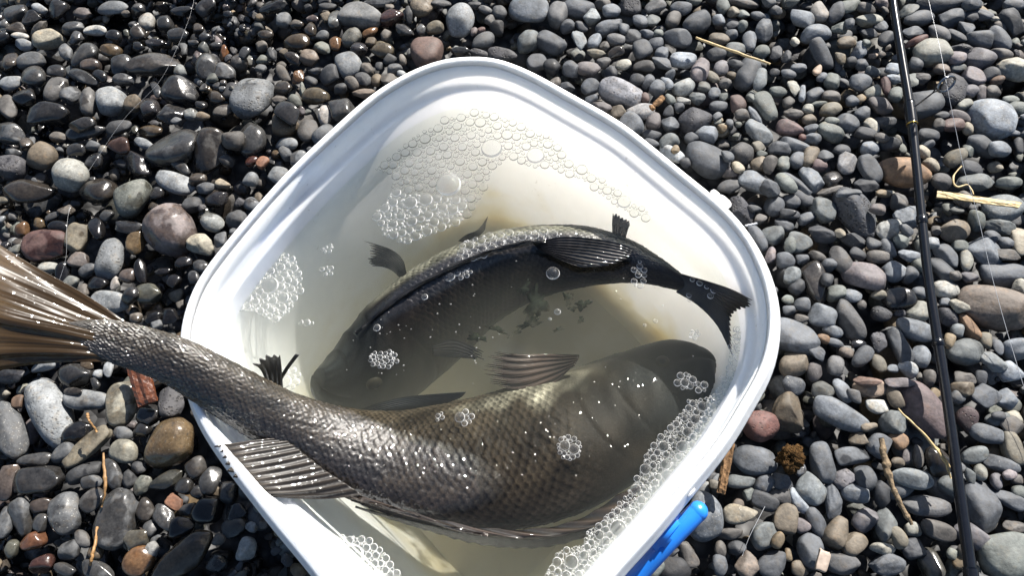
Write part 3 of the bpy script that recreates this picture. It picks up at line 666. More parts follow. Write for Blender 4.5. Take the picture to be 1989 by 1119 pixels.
STONES = """
@A 0 0 2.944
330 55 58 52 60 d
95 80 65 55 20 g
185 105 60 45 10 d
225 50 55 28 -25 p
100 165 58 38 -5 b
115 205 48 20 -5 w
135 255 62 36 -3 p
280 222 82 58 15 c|large cream stone
225 165 65 40 20 b
420 160 58 38 10 g
435 215 45 40 80 g
475 75 52 32 -10 mb
545 172 75 28 -5 w|flat off-white stone
645 45 98 42 -3 pg|smooth light grey oval at the top edge
720 78 30 20 0 b
790 55 42 38 40 d
655 205 45 35 -20 d
633 290 62 45 10 t|yellowish brown oval
840 125 52 42 80 bw
950 135 50 46 80 gd
890 245 66 40 -10 v
785 265 48 30 -15 d
790 190 48 42 100 db
1040 60 75 38 0 d
1020 200 65 38 5 g
1180 40 62 42 35 d
1105 245 40 18 -10 g
485 320 82 65 25 g
520 372 55 38 10 bm
693 370 68 58 45 g
875 370 152 70 10 gb|long smooth grey boulder
1280 300 50 26 75 oW|shiny orange pebble
1183 378 86 66 98 gS|pale speckled grey stone
1290 412 56 52 0 g
1025 402 46 38 -30 np
60 355 62 48 95 b
175 345 80 48 10 g
380 300 60 36 100 g
65 475 62 42 15 p
325 405 48 40 10 gd
485 440 90 40 -18 g
575 430 52 30 -35 d
710 457 62 36 -5 g
195 440 85 66 -40 g
322 513 94 58 65 bg|brown-grey egg-shaped stone
410 550 56 54 30 g
640 570 94 78 110 pS|pale blue-grey stone with a dark patch
760 590 50 46 60 bt
505 580 92 48 85 bg
855 620 70 62 90 vW
895 510 66 24 -65 g
1040 525 108 80 -15 d|big charcoal angular stone
1230 555 65 38 -20 bW
985 650 78 66 40 dA
1095 655 38 35 0 np
1160 665 40 28 0 bt
1280 635 60 38 15 b
1150 600 35 30 0 d
45 612 88 46 -65 bd
150 555 72 52 -5 dW
280 660 116 64 0 dAW|blocky wet black stone
470 715 78 45 10 d
490 755 113 42 12 g|smooth slate finger-shaped stone
680 730 76 44 8 d
855 750 95 40 -12 tbW|wet brown stone with a pale top
60 762 96 64 -15 g
335 785 50 30 -15 b
145 825 42 40 0 b
232 890 92 80 -20 bt|round olive-brown stone
75 875 52 28 0 g
435 855 56 38 5 gd
530 835 42 30 -20 g
585 857 29 27 0 wW
685 835 66 52 0 rbW
820 820 76 30 -20 p
540 920 52 48 0 d
400 1000 122 98 -50 wnS|big off-white mottled stone
70 965 80 70 0 v
790 940 102 60 -58 vA
1000 865 155 112 22 gd|big dark grey boulder
1205 870 138 92 70 bd|big rough brown-grey boulder
1030 950 82 32 -35 g
1000 1045 118 60 -20 pS|pale grey oval with dark spots
1330 800 65 58 0 bd
1010 690 30 25 0 g
@R 0 0 1
492 192 46 36 65 gpP|large blue-grey rough stone
490 272 36 28 90 gW
@B 0 230 3.024
575 420 114 90 -10 kbW|glossy wet black stone
175 430 145 75 5 kbW|long wet black stone
775 470 120 103 80 nS|round green-tinted stone
1165 360 50 40 0 b
1205 412 60 38 15 g
1310 388 45 30 -10 tc
1270 470 72 54 -10 vW
1130 510 56 50 0 d
1410 495 30 30 0 v
1390 600 64 58 20 d
1250 615 72 56 -20 npS|green and white mottled pebble
1000 665 158 138 -65 m|large pinkish grey boulder
1180 740 84 60 -10 cA|rough cream-yellow stone
650 820 132 78 82 pgP|pale grey oval with pits
795 735 70 50 75 tAW
270 755 128 105 -10 rkA|dark reddish brown rock
455 700 92 64 75 nt
570 650 80 42 -80 kW
350 635 64 36 -10 kW
395 545 52 38 -30 b
310 575 46 24 30 g
625 570 42 34 40 g
760 645 82 40 -5 d
230 615 42 28 -35 tW
130 650 46 36 80 otW
110 735 36 28 0 bW
285 880 58 36 5 wn|small cream pebble above the tail
470 835 62 48 -10 bm
515 890 52 34 30 gd
750 925 48 44 0 bm
825 900 80 34 -80 kW
680 970 42 26 80 wm
870 1030 86 60 0 nW|wet green pebble
645 1080 110 68 0 pS|speckled pale grey stone against the tail
370 910 70 42 80 kW
420 965 46 44 0 ng
575 975 66 46 -20 kW
490 1010 48 32 -60 b
765 1040 56 48 60 d
922 440 40 38 0 d
905 525 42 28 -25 b
1180 870 48 42 0 g
1025 960 42 38 60 kW
1300 712 50 40 70 g
1470 360 45 45 0 gp
15 480 22 50 90 tn
1080 850 50 40 0 k
960 900 50 30 10 k
1330 250 45 40 0 d
1480 250 40 28 20 rW
@C 0 450 2.944
65 830 80 42 0 vd
430 825 105 72 -10 dW
620 790 48 28 85 p
545 865 42 24 -60 g
880 490 58 46 20 kW
775 495 36 34 0 b
897 537 38 38 0 g
975 485 50 46 0 kW
745 590 34 20 -20 b
250 770 90 30 5 p
500 770 45 32 -20 btW
560 815 26 26 0 p
420 915 60 22 0 kb
105 975 34 40 0 tr
@D 0 740 2.952
290 185 212 100 -65 pP|long pale grey boulder with a split
60 280 178 76 -80 gS|big grey stone with a dark patch at the edge
500 112 125 58 -5 gp
695 130 128 82 88 nc|lumpy greenish cream stone
985 120 96 74 80 vA
855 200 70 64 50 dW
975 365 155 128 42 tSW|yellow-brown stone with white specks
505 382 152 60 40 tn|long olive stone
710 403 84 66 -10 cn|small cream-green oval
705 303 62 40 -5 g
445 292 82 58 10 kW
815 285 52 42 -30 d
200 455 94 40 5 g
358 412 70 50 20 g
235 570 132 92 12 dAW|shiny rough charcoal stone
50 580 106 60 65 bm
480 525 98 48 25 d
527 582 58 40 8 g
650 535 98 46 -78 g
740 567 58 48 80 d
795 500 44 34 -15 d
815 600 62 48 50 nA
955 572 96 46 28 nkW
1125 497 64 58 40 db
1055 605 52 48 0 dW
1135 640 42 40 0 dW
1205 575 80 58 70 gW
1310 640 60 52 80 d
675 792 168 112 75 gd|large smooth slate stone
380 762 118 86 -72 gS|grey kidney-shaped stone
535 690 72 58 45 gb
130 782 112 58 92 g
245 715 62 42 15 bmW
240 815 50 42 70 g
30 815 90 50 90 g
190 920 74 48 15 roW|orange-brown rough pebble
830 740 68 50 100 bd
865 850 48 42 100 d
945 790 90 58 100 gW
1005 700 58 38 -40 ro|terracotta chip
780 920 84 62 12 bn
795 1035 86 78 40 toW|wet orange-brown stone
870 970 48 42 80 wg
1050 1010 192 92 32 btW|large wet brown boulder
1190 745 82 76 0 kW|glossy black pebble
1040 835 78 58 20 kW
400 970 62 56 0 gd
470 910 64 38 -40 gb
240 1050 62 50 10 rk
370 1085 66 34 -20 g
560 1090 104 48 -20 g
550 985 42 40 0 bt
70 965 50 40 90 n
1415 965 66 48 75 wp|small white pebble in the bucket's shade
1350 840 72 54 20 d
1360 750 62 46 10 d
1255 910 46 34 0 b
1245 1050 58 52 0 d
1075 740 55 35 35 gd
@E 500 0 2.944
595 92 128 82 -8 bgp|large grey-brown stone at the top
700 12 100 30 0 g
755 45 28 25 0 b
765 100 72 48 15 vrW
840 170 64 40 -32 gW
868 80 56 26 95 d
940 45 66 60 0 tbP|brown stone with dark pits
1160 115 104 84 75 pS|round pale speckled stone
1015 155 50 36 10 tn
935 165 36 28 -60 gp
962 300 98 92 80 rb|large reddish brown stone at the rim
1290 235 74 48 30 gd
1305 55 44 24 -10 g
1330 118 36 32 80 gb
1238 180 28 20 80 m
1280 172 25 22 0 rm
1160 290 62 34 -10 gdW
1275 305 62 24 0 v
1400 312 88 44 -15 vP
445 115 68 38 85 gnp|teal-grey teardrop pebble
150 115 46 40 80 g
225 140 40 26 -20 b
300 165 60 36 -60 bW
315 105 38 24 -20 m
390 95 34 30 45 tb
370 200 38 30 0 g
225 240 74 50 5 tdW|wet olive-brown stone
445 250 46 34 80 otW
540 220 62 54 30 nbS
645 180 50 26 35 otW
650 240 30 28 0 tk
735 200 38 30 90 b
715 290 64 44 -10 tnW
580 280 48 42 0 vW
375 275 48 36 -30 n
300 330 56 44 -10 mt
205 335 54 34 -35 kb
525 370 82 70 -70 gp
630 395 46 38 -40 b
605 455 54 42 -50 d
785 395 44 34 15 gd
760 342 38 35 0 d
828 340 34 22 -60 b
695 380 28 22 80 d
680 455 40 30 60 tk
755 460 52 38 10 b
610 530 66 32 8 mt
540 475 50 36 -60 b
475 505 42 38 0 d
825 422 28 22 0 p
335 550 78 48 -2 tnW|glossy olive-brown oval
480 622 94 72 -60 gW|
390 655 68 42 98 mw|light pinkish upright oval
290 745 76 52 75 bd
235 440 46 32 80 otW|small glossy orange-brown pebble
415 428 62 56 30 d
340 405 50 28 5 d
145 420 66 30 -55 b
150 502 60 40 -15 b
255 510 46 18 85 n
305 460 38 25 -15 d
125 570 44 34 0 b
215 582 44 36 -40 n
178 645 78 58 -30 dW
150 712 80 72 -40 tkS|angular speckled olive-brown stone
170 825 72 40 -5 gp
160 878 45 36 -30 g
30 930 40 32 60 roA|small brick-red pebble
240 910 56 46 15 gp
120 1000 60 55 60 gp
380 772 70 55 30 g
45 200 46 32 -10 b
25 265 38 34 0 b
85 310 50 28 -75 d
25 340 32 28 0 n
20 392 30 28 0 g
90 45 82 45 0 d
400 35 50 24 0 d
290 45 28 24 0 k
1385 75 42 40 0 gd
1370 160 40 45 0 k
1240 30 40 22 0 d
1050 20 60 24 10 d
@F 1000 0 2.944
78 55 112 96 0 gp|big smooth blue-grey boulder at the top edge
245 82 92 58 72 bg
365 50 94 60 0 gd
305 147 48 40 60 gd
380 150 42 30 -10 d
440 100 50 50 0 npS
552 60 52 40 15 gp
660 45 60 50 0 vkA
800 35 62 44 20 bg
505 25 46 40 20 b
540 155 82 42 15 g
715 122 52 42 -60 g
790 118 52 38 45 ng
622 170 38 32 90 g
905 110 56 40 70 bA
950 50 62 44 0 g
1040 130 86 58 22 gd|dark grey stone above the straw
930 218 80 54 -8 gd
75 240 82 60 65 ng|greyish green stone beside the rim's top
207 247 86 64 -20 gd
370 232 70 38 -70 np
455 235 52 36 70 gp
515 262 32 28 60 b
465 302 54 32 -8 nt
580 228 56 38 -8 bg
575 300 52 32 15 bW
675 210 52 44 70 d
755 195 46 28 -5 g
820 192 30 27 0 n
805 250 46 38 10 gd
730 280 60 56 -60 gd
845 300 48 40 60 g
840 362 64 38 -20 gd
960 345 74 52 -12 pS
1060 395 98 50 75 m|long pinkish brown stone
620 372 46 34 5 cA
740 378 62 38 -5 bk
510 360 42 34 10 bd
415 395 74 42 -8 mb|brownish oval near the rim
318 395 60 50 -60 gd
210 385 54 50 90 kA
125 360 60 50 20 d
550 412 36 34 0 d
700 455 44 42 0 d
765 465 50 36 75 gd
820 500 60 46 70 g
872 475 62 28 -70 gp
890 425 32 26 60 g
965 497 68 54 38 nw|greenish cream stone with a tiny hole
1080 500 36 34 0 bn
1140 535 44 34 70 g
1130 440 46 30 -50 nt
1180 393 54 46 30 mgA
1155 312 52 40 10 d
1200 477 38 32 10 b
1192 550 34 24 70 n
1240 430 28 24 0 tk
1265 367 48 28 -10 d
1240 200 34 32 0 g
1168 225 58 38 -10 tb
1260 283 60 42 -5 gn
1340 235 70 40 85 g
1430 170 84 50 65 g
1410 300 46 42 0 n
1165 112 36 34 0 gp
1190 37 46 40 70 n
1250 68 36 36 0 nt
1310 18 88 28 0 b
1302 78 40 26 -10 n
1250 140 42 28 20 d
1300 150 36 28 70 n
1390 90 42 26 -10 g
1330 425 102 68 55 dg|dark blue-grey stone under the straw
1402 455 76 38 78 np|pale green upright stone
1432 612 98 56 -62 n|large pale olive-grey oval
1350 555 44 30 80 n
1275 592 54 44 -70 br
1165 608 52 34 5 dg
1035 682 102 74 35 v|dark porous oval
1090 765 68 52 -15 gp|
1300 655 42 34 0 bA
1372 657 66 28 -55 gp
1395 755 94 50 -45 gnp|shiny teal-grey stone
602 530 126 80 -20 mpP|large pale pitted stone by the rim
430 495 56 50 30 dg
300 495 44 32 -10 d
440 568 38 28 20 g
500 612 60 42 -12 bm
595 640 46 38 0 bt
745 558 32 25 90 rb
718 640 80 50 0 wmS|pinkish white mottled stone
668 715 72 58 -60 g
795 690 56 44 70 bmA
890 715 50 44 10 g
880 637 36 30 80 d
890 570 40 26 -25 n
965 577 38 22 -5 wc
1045 560 46 44 0 gn
940 615 30 28 0 gd
780 772 56 30 -10 d
880 807 58 44 18 gn
780 815 46 25 -15 g
1010 790 42 36 30 gd
895 880 80 42 -45 wp
920 855 28 24 60 t
1100 910 134 102 -25 gd|big dark grey lined boulder by the rim
1215 890 42 34 -60 g
1298 880 72 66 40 bd
1390 840 36 32 -50 nt
1412 880 30 24 0 n
1275 955 46 30 -65 ct
1238 987 50 40 20 bm
1415 945 64 54 15 bt
1225 1068 66 42 0 bg
1392 1050 118 70 -8 gp|wide flat blue-grey stone
975 930 34 28 -60 d
@J 1180 100 2.664
690 828 84 55 -40 vA
862 800 66 50 65 gd
850 952 62 56 0 gn
915 900 52 44 -20 gd
790 865 34 30 0 b
775 962 80 36 -55 g
845 1052 50 26 80 m
920 1082 46 44 0 g
945 1000 45 30 80 n
888 505 60 40 0 gd
910 580 54 34 75 n
925 682 66 42 -35 n
760 815 35 20 -5 d
935 835 40 25 0 d
@G 1489 0 2.944
205 100 72 60 -20 pg|light blue-grey oval
300 65 66 50 95 mc|pinkish tan stone
400 70 72 42 60 gd
475 35 72 42 15 n
570 48 56 30 -5 b
587 120 72 42 0 nc|cream olive oval
280 190 92 58 22 gp|grey stone with a white vein
425 158 50 42 25 n
475 135 36 27 90 g
455 240 52 38 5 tb
530 287 62 42 80 gp
655 150 46 34 45 g
590 195 46 32 5 d
680 220 54 38 35 d
575 248 28 22 0 n
610 320 28 16 0 oc|small yellow-orange pebble
655 310 25 20 0 b
545 370 36 34 0 gd
490 350 32 28 0 d
55 300 50 32 80 d
115 322 46 28 80 d
160 240 38 24 -60 c
312 312 98 48 -48 gd|knobby dark grey stone
180 390 46 28 -5 g
125 420 42 34 0 g
45 415 28 25 0 d
290 402 44 24 65 oc|bright yellow pebble
315 440 36 28 60 g
375 460 54 44 70 n
535 475 60 56 0 g
610 410 30 44 90 gn
155 505 58 30 -70 cn
205 530 62 20 80 gp
275 540 58 36 25 g
370 550 52 34 -8 b
65 525 48 30 -5 n
125 585 40 34 80 b
610 530 56 38 40 cn
540 565 32 27 80 t
485 580 38 34 30 g
650 602 68 54 -5 mb|pinkish brown pebble left of the rod
735 540 46 38 80 n
735 450 46 34 -10 p
722 395 42 34 -10 p
680 490 62 28 -80 rk
300 592 46 20 5 n
365 630 62 44 5 nt
235 625 33 31 0 nc
155 650 55 38 -5 b
240 685 42 32 20 tb
552 652 46 42 30 g
455 705 70 58 -25 g
375 690 40 25 0 n
680 700 62 44 10 d
602 720 50 34 -40 c
132 735 76 50 -8 rm|heart-shaped mauve stone
365 757 78 48 -28 nS|speckled green oval
570 767 64 38 -20 dA
660 787 40 28 -20 b
265 795 50 36 15 g
255 738 42 28 10 g
205 785 22 22 0 r
160 830 86 38 -15 g
65 850 68 48 0 gd
175 915 58 42 60 g
245 895 76 40 60 tb
335 895 50 40 25 gd
430 860 48 36 -5 dA
595 850 58 44 20 gp
700 822 56 40 10 d
460 935 72 52 80 mw|pale pink block-shaped stone
585 975 96 58 -58 gd
258 1030 86 70 -75 gp
90 925 52 34 80 nA
15 940 56 38 70 b
302 950 42 34 -20 rm
380 1025 56 48 20 bdW
150 1060 110 48 -30 g
570 1065 66 48 -5 d
365 1090 76 28 15 b
20 1070 60 58 0 gd
785 985 145 86 -5 ot|large orange-tan stone
470 1105 70 25 0 g
680 1100 56 20 0 c
870 105 92 46 15 gd
840 185 56 34 10 g
990 185 68 48 -35 gb
860 232 66 26 20 rA|
945 300 102 82 -5 nc|large pale olive-grey stone
1050 100 76 54 15 gd
1085 205 62 26 -25 d
1140 165 54 40 -55 g
1215 222 75 62 0 g
1330 225 86 50 -45 g
1110 285 62 48 0 vA
1090 330 50 40 0 m
1212 338 80 70 30 mg|round mauve-grey stone
1400 125 82 70 -45 dA
1240 82 64 42 -30 g
815 65 62 42 35 dn
1165 95 45 40 0 d
1310 105 25 18 0 c
1335 150 40 28 -20 b
1340 310 62 36 -10 b
1420 390 95 68 -18 cA|lumpy cream stone at the edge
1065 520 100 68 75 vk|dark stone full of holes
1005 395 48 32 -5 tm
1095 392 46 28 0 gn
1175 447 64 60 0 m
1280 430 50 48 0 dA
1320 460 38 28 20 rt
1160 525 48 42 0 mg
1225 530 48 32 90 bm
1290 525 46 38 10 b
905 592 100 84 10 gd|dark blue-grey stone under the guide
885 445 50 42 0 db
830 460 55 34 80 n
1130 600 50 34 10 cn
1280 680 130 116 -15 pS|large pale blue-grey boulder
1440 622 60 44 -5 n
1105 667 64 34 -25 bm
990 715 42 36 80 b
1065 712 66 42 10 br
1150 735 38 28 90 ct
1000 660 45 25 10 d
1235 837 90 58 -30 gd
1080 900 68 46 35 nt
1155 862 42 32 -70 n
920 772 70 42 10 d
925 825 35 25 0 g
900 872 46 32 -30 ctA
945 945 48 38 -40 ctA
1165 965 62 46 -10 dA
1305 955 38 34 0 tc
1190 1045 110 50 -3 ng
1000 1035 54 46 -25 db
1390 1045 70 40 5 n
1330 852 60 46 5 gp
1400 758 50 22 -5 g
1440 832 55 28 90 d
1395 570 52 24 10 n
1180 25 60 35 0 g
1420 25 60 40 0 g
1010 12 145 62 0 gd|wide dark blue-grey boulder at the top edge
@H 1489 370 2.944
520 130 168 92 -50 vg|large grey pitted boulder
700 222 80 62 50 cpA|pale crusty stone
320 115 76 70 -20 gn
215 45 72 46 -38 gd
45 90 64 52 80 d
135 140 56 32 -10 d
115 195 66 44 -25 gd
230 160 52 34 15 g
140 65 50 42 0 gd
40 257 62 58 0 n
180 305 72 60 -20 gn
320 250 80 56 -20 dA|grooved charcoal stone
420 245 30 28 0 tc
500 287 76 44 -18 d
610 307 42 38 0 gd
690 332 62 38 -60 g
770 290 48 45 40 n
805 158 74 66 20 gp
755 65 56 48 80 bd
632 108 44 34 -10 bm
670 18 46 22 -5 t
795 225 44 28 -35 g
820 372 66 42 0 gp
645 382 74 40 -5 b
520 367 46 34 -35 d
290 378 52 30 -20 b
115 405 60 54 0 gn
205 395 38 28 0 g
352 428 45 38 60 gd
425 397 92 56 -65 bd
278 525 128 64 -72 bdW|long dark stone with a wet sheen
145 487 60 48 35 npA
175 550 50 44 70 d
550 490 118 86 -12 m|smooth mauve stone
725 460 74 62 70 pg
820 482 54 46 90 g
345 512 40 34 80 d
400 590 56 48 0 n
490 605 56 40 -5 gp
640 600 42 28 10 tn
757 617 90 68 10 dW|wet charcoal stone with a dimple
870 587 42 38 0 g
120 625 38 28 -10 n
200 655 48 42 0 g
320 722 75 70 -20 gp|round blue-grey stone
470 745 126 62 -58 gb|long rough grey stone
130 687 36 28 0 g
200 735 38 28 0 b
385 807 60 36 -5 gp
320 848 40 26 -15 ot
385 870 58 24 -15 g
545 655 28 25 90 bA
655 710 56 44 -20 vk
760 705 32 22 0 v
865 690 68 62 0 nc
150 840 145 92 -20 g|large grey slab against the rim
160 1000 88 68 15 bt|
290 930 56 38 -50 gd
525 880 42 28 10 dW
640 872 62 42 -80 vA
455 925 40 28 -20 tm
545 950 76 46 35 gd
395 1005 60 52 80 gb
760 892 112 60 -58 gd
850 800 112 62 -22 gp|
880 950 66 48 85 gp
640 990 56 38 -75 nt
720 1020 34 25 0 gp
810 1020 56 44 -35 wp|white quartz pebble
930 1075 50 34 90 b
580 1095 76 32 -5 omA|
270 1040 56 44 70 bm
765 1102 82 30 0 m
1078 235 90 66 12 bt|grey-brown oval right of the rod
1200 175 62 44 -80 n
1335 212 90 45 -5 gn
1290 265 44 40 0 g
1240 345 104 82 -30 gpA|pointed slate-blue stone
1140 400 70 38 82 nc|green-cream upright pebble
1030 372 84 48 -48 g
1105 320 44 36 0 n
1160 500 46 32 -5 mg
1080 487 34 28 0 b
1380 372 66 36 -5 b
1440 295 90 44 90 tc
1365 302 42 38 0 g
1365 482 132 76 -5 g|wide grey stone
1030 567 76 54 0 wcS|cream mottled stone beside the rod
1450 555 55 45 90 cS
1290 672 192 122 -12 mt|very large pinkish grey stone
1105 662 56 42 -25 cS
1157 782 86 40 -55 to|ochre crescent-shaped pebble
1035 725 60 48 -60 v
1090 800 45 38 80 np
1250 860 52 35 95 tn
1045 865 48 30 80 t
1140 925 112 78 5 ng|large green-grey stone
1320 897 50 32 95 g
1425 910 72 62 20 gp
1300 982 72 50 -35 npS
1390 1035 68 60 0 pS
1130 1080 66 45 0 bA
1225 1075 45 32 95 d
1000 450 98 45 -52 gd
1020 640 30 25 0 gp
970 230 35 28 70 b
1345 105 112 84 8 pnS|pale teal block under the wood splinter
@I 1389 740 2.953
265 257 104 90 20 rP|brick-red porous stone
430 182 118 92 70 tkA|rough brown and black rock
450 30 62 58 0 gS
615 52 62 54 0 bn
730 55 78 45 -62 gp
800 87 50 34 -60 gb
722 195 158 78 -22 pg|large tapering pale grey stone
885 45 90 54 -5 ocA|rough orange-cream stone
935 147 72 44 -3 wc|smooth white pebble
1025 92 72 40 -60 tb
1020 242 76 72 60 ngA|greenish cobble under the dry needles
1180 160 185 108 -48 rmd|big purple-brown slab
885 267 52 24 8 bt
230 462 130 84 -3 g|large plump grey stone
825 338 56 42 -20 bt
935 367 70 58 60 g
1050 342 54 48 -40 ot
615 470 118 66 -78 g|upright grey stone
785 430 112 50 8 g|smooth grey sausage-shaped stone
495 512 44 30 80 g
735 562 66 50 40 mgP
855 560 72 64 -60 gd
145 580 80 38 -5 gn
280 592 60 48 60 gd
385 582 60 46 -10 gd
550 632 88 80 -40 np|rounded pale stone
675 690 100 50 100 g
800 642 76 58 -8 gp
960 655 74 50 80 d
190 650 40 30 50 nA|small jade-green pebble
475 692 82 40 -60 p
370 662 62 50 0 bd
280 692 82 50 -25 d
145 762 95 60 5 ctS|cream mottled oval
405 792 86 66 75 bt
500 832 46 44 0 m
580 812 86 48 -60 gd
700 870 92 70 65 tb|tan-brown rounded stone
980 832 104 60 85 gn|smooth grey-green oval
800 937 82 62 15 bt
860 800 74 58 60 mg
1060 600 96 70 60 g
1130 562 108 56 -12 np
1215 720 145 58 -5 bg|long flat brownish grey stone
1280 860 102 56 -15 b
1135 852 50 42 0 nc
1055 900 62 42 -70 nt
1130 960 70 62 20 d
965 965 70 36 3 cS
985 1050 96 66 10 gA
1240 1060 102 64 -70 bnW
540 970 98 75 80 g|grey egg-shaped stone
725 1050 96 62 -8 bg
280 890 82 70 20 gn
360 915 50 34 70 t
85 880 74 34 15 b
125 960 52 40 10 d
180 1060 70 66 40 mt|
325 1050 90 68 60 gdA
485 1080 50 46 0 bt
420 1000 36 25 80 t
30 965 45 32 80 b
25 1060 60 46 80 g
1492 427 76 46 14 gn
1645 482 92 44 -20 g
1278 460 86 72 -60 bkW
1540 720 152 102 -78 gd|large flat slate right of the rod
1700 690 96 44 -28 g
1702 380 106 60 -65 nt
1575 312 112 54 -10 g
1700 262 72 58 20 b
1445 217 66 60 60 rvk|dark maroon porous stone
1545 87 84 64 30 g
1675 105 68 56 50 gp
1425 45 62 48 10 tb
1620 222 72 38 10 gn
1520 525 46 36 80 cn
1615 580 50 34 90 gm
1690 1010 172 125 12 n|huge grey-green stone in the corner
1480 895 100 66 -28 mg
1720 842 66 40 5 b
1165 437 68 30 92 b
1100 437 45 26 85 bm
1045 470 38 30 0 tb
1340 602 62 54 -20 ng
1740 640 42 38 0 n
1465 550 50 28 -75 gn
1625 200 40 25 0 d
1690 540 50 30 20 m
@Q 900 740 2.953
1385 790 130 112 60 pgS|round pale grey stone beside the blue handle
1285 1000 75 46 -62 b
1190 1080 110 65 -5 k
1100 1080 60 40 50 n
1200 985 40 25 20 d
"""
# ------------------------------------------------------------------ foam and bubbles on the water
def dome(nr, ns):
    v = [[0, 0, 1.0]]
    for j in range(1, nr + 1):
        a = j / nr * math.pi * 0.5
        for k in range(ns): b = 2 * math.pi * (k + 0.5 * (j % 2)) / ns; v.append([math.sin(a) * math.cos(b), math.sin(a) * math.sin(b), math.cos(a)])
    f = [[0, 1 + k, 1 + (k + 1) % ns] for k in range(ns)]
    for j in range(nr - 1):
        for k in range(ns): a = 1 + j * ns + k; b = 1 + j * ns + (k + 1) % ns; f.append([a, a + ns, b + ns]); f.append([a, b + ns, b])
    return np.array(v), f
D_BIG, D_MID, D_SML = dome(12, 32), dome(6, 16), dome(3, 10)
RIMW = [tuple(map(float, proj(p))) for p in ring_at(0.0168, WATER_Z)[::2]]
def pack(poly, sizes, density, seed, placed=None, tries=5200):
    """bubbles (x, y, r in pixels) packed side by side inside a pixel polygon, large ones first"""
    r = np.random.default_rng(seed); P = np.array(poly, float); lo, hi = P.min(0), P.max(0)
    out = list(placed or []); keep = []
    for rad in sorted(sizes(r), reverse=True):
        for _ in range(14 if rad > 2 else 5):
            q = lo + r.random(2) * (hi - lo)
            if not inside_poly(q, poly): continue
            if not inside_poly(q, RIMW): continue
            if out:
                A = np.array(out); dd = np.hypot(A[:, 0] - q[0], A[:, 1] - q[1])
                if (dd < (A[:, 2] + rad) * density).any(): continue
            out.append((q[0], q[1], rad)); keep.append((q[0], q[1], rad)); break
    return keep
def foam_size(n, lo, hi, tiny=0):
    return lambda r: list(r.uniform(1.1, 1.9, tiny)) + list(np.minimum(lo * (1 - r.random(n)) ** (-0.44), hi))
N_BIG = [0]
def foam(name, label, bubbles, group, biglabel, zoff=0.0, bigmin=12, froth=True):
    parts = []; sm = []
    rank = 0
    for x, y, rad in sorted(bubbles, key=lambda q: -q[2]):
        p = at(x, y, WATER_Z + zoff); rw = rad * mpp(p)
        squash = 0.75
        if rad >= bigmin:
            v, f = D_BIG; me = BIGME
            o = bpy.data.objects.new('bubble', me); o.location = p + np.array([0, 0, -0.0002]); o.scale = (rw, rw, rw * squash); link(o)
            rank += 1; tag(o, (('largest ' if rank == 1 else 'second largest ') + biglabel if rank < 3 else biglabel), 'bubble', group)
            continue
        v, f = D_MID if rad > 5 else D_SML
        parts.append((p + np.array([0, 0, -0.0002]) + v * np.array([rw, rw, rw * squash]), f)); sm.append(np.full(len(f), int(froth and rad < 2.6)))
        if rad >= 2.0:
            ns = 18 if rad > 5 else (12 if rad > 3 else 9); an = np.linspace(0, 2 * np.pi, ns, endpoint=False); cs = np.stack([np.cos(an), np.sin(an), 0 * an], 1)
            e_ = 0.42 * mpp(p) if rad < 6 else 0.6 * mpp(p)
            rv = np.concatenate([p + cs * (rw - e_) + [0, 0, 0.0002 + 0.25 * rw], p + cs * (rw + e_ * 0.6) + [0, 0, 0.0001]])
            rf = [[k_, ns + k_, ns + (k_ + 1) % ns, (k_ + 1) % ns] for k_ in range(ns)]; parts.append((rv, rf)); sm.append(np.full(ns, 2))
    v, f = join(parts)
    o = tag(mesh_obj(name, v, f, M_BUB), label, None, None, 'stuff'); o.data.materials.append(M_FROTH); o.data.materials.append(M_RING_W if froth else M_RING_G); o.data.polygons.foreach_set('material_index', np.concatenate(sm).astype(np.int32))
_an = np.linspace(0, 2 * np.pi, 32, endpoint=False); _cs = np.stack([np.cos(_an), np.sin(_an), 0 * _an], 1)
_rv = np.concatenate([_cs * 0.93 + [0, 0, 0.36], _cs * 1.03 + [0, 0, 0.02]]); _rf = [[k_, 32 + k_, 32 + (k_ + 1) % 32, (k_ + 1) % 32] for k_ in range(32)]
_bv, _bf = join([D_BIG, (_rv, _rf)]); BIGME = bpy.data.meshes.new('bubble'); BIGME.from_pydata(_bv.tolist(), [], _bf); BIGME.materials.append(M_BUB); BIGME.materials.append(M_RING_W)
BIGME.polygons.foreach_set('material_index', np.r_[np.zeros(len(D_BIG[1])), np.ones(32)].astype(np.int32))
BIGME.polygons.foreach_set('use_smooth', np.ones(len(BIGME.polygons), bool))
F_TOP = [(800,270),(860,235),(930,213),(1000,238),(1070,268),(1110,318),(1160,343),(1215,383),(1262,415),(1255,424),(1200,402),(1130,347),(1080,328),(1030,322),(990,305),(955,330),(935,380),(905,425),(850,450),(790,474),(745,455),(725,415),(755,388),(770,340),(730,328)]
b_top = [(871,359,24),(955,288,20),(1040,302,17),(933,238,11),(985,262,11),(1130,330,11),(826,270,11),(1212,392,13),(797,394,13),(827,388,13),(800,430,10),(880,408,10)]
b_top += pack(F_TOP, foam_size(4600, 1.6, 9, 300), 0.93, 1, b_top)
spark = lambda q: q[1] > 372 + (q[0] - 730) * 0.06 and q[0] < 905  # sunlit end of the foam, its brightness put into a whiter film
foam('foam', 'pale foam of small bubbles under the top corner of the bucket', [q for q in b_top if not spark(q)], 'bubbles in the pale foam under the top corner', 'clear round bubble in the pale foam under the top corner', froth=False)
foam('foam', 'bright white lower end of the pale foam above the dark fish', [q for q in b_top if spark(q)], 'bubbles in the bright foam above the dark fish', 'clear round bubble in the bright foam above the dark fish')
F_LEFT = [(545,488),(578,510),(587,560),(560,606),(535,625),(500,608),(470,602),(440,612),(425,650),(442,682),(470,702),(455,700),(420,672),(400,640),(415,600),(440,560),(470,525),(505,500)]
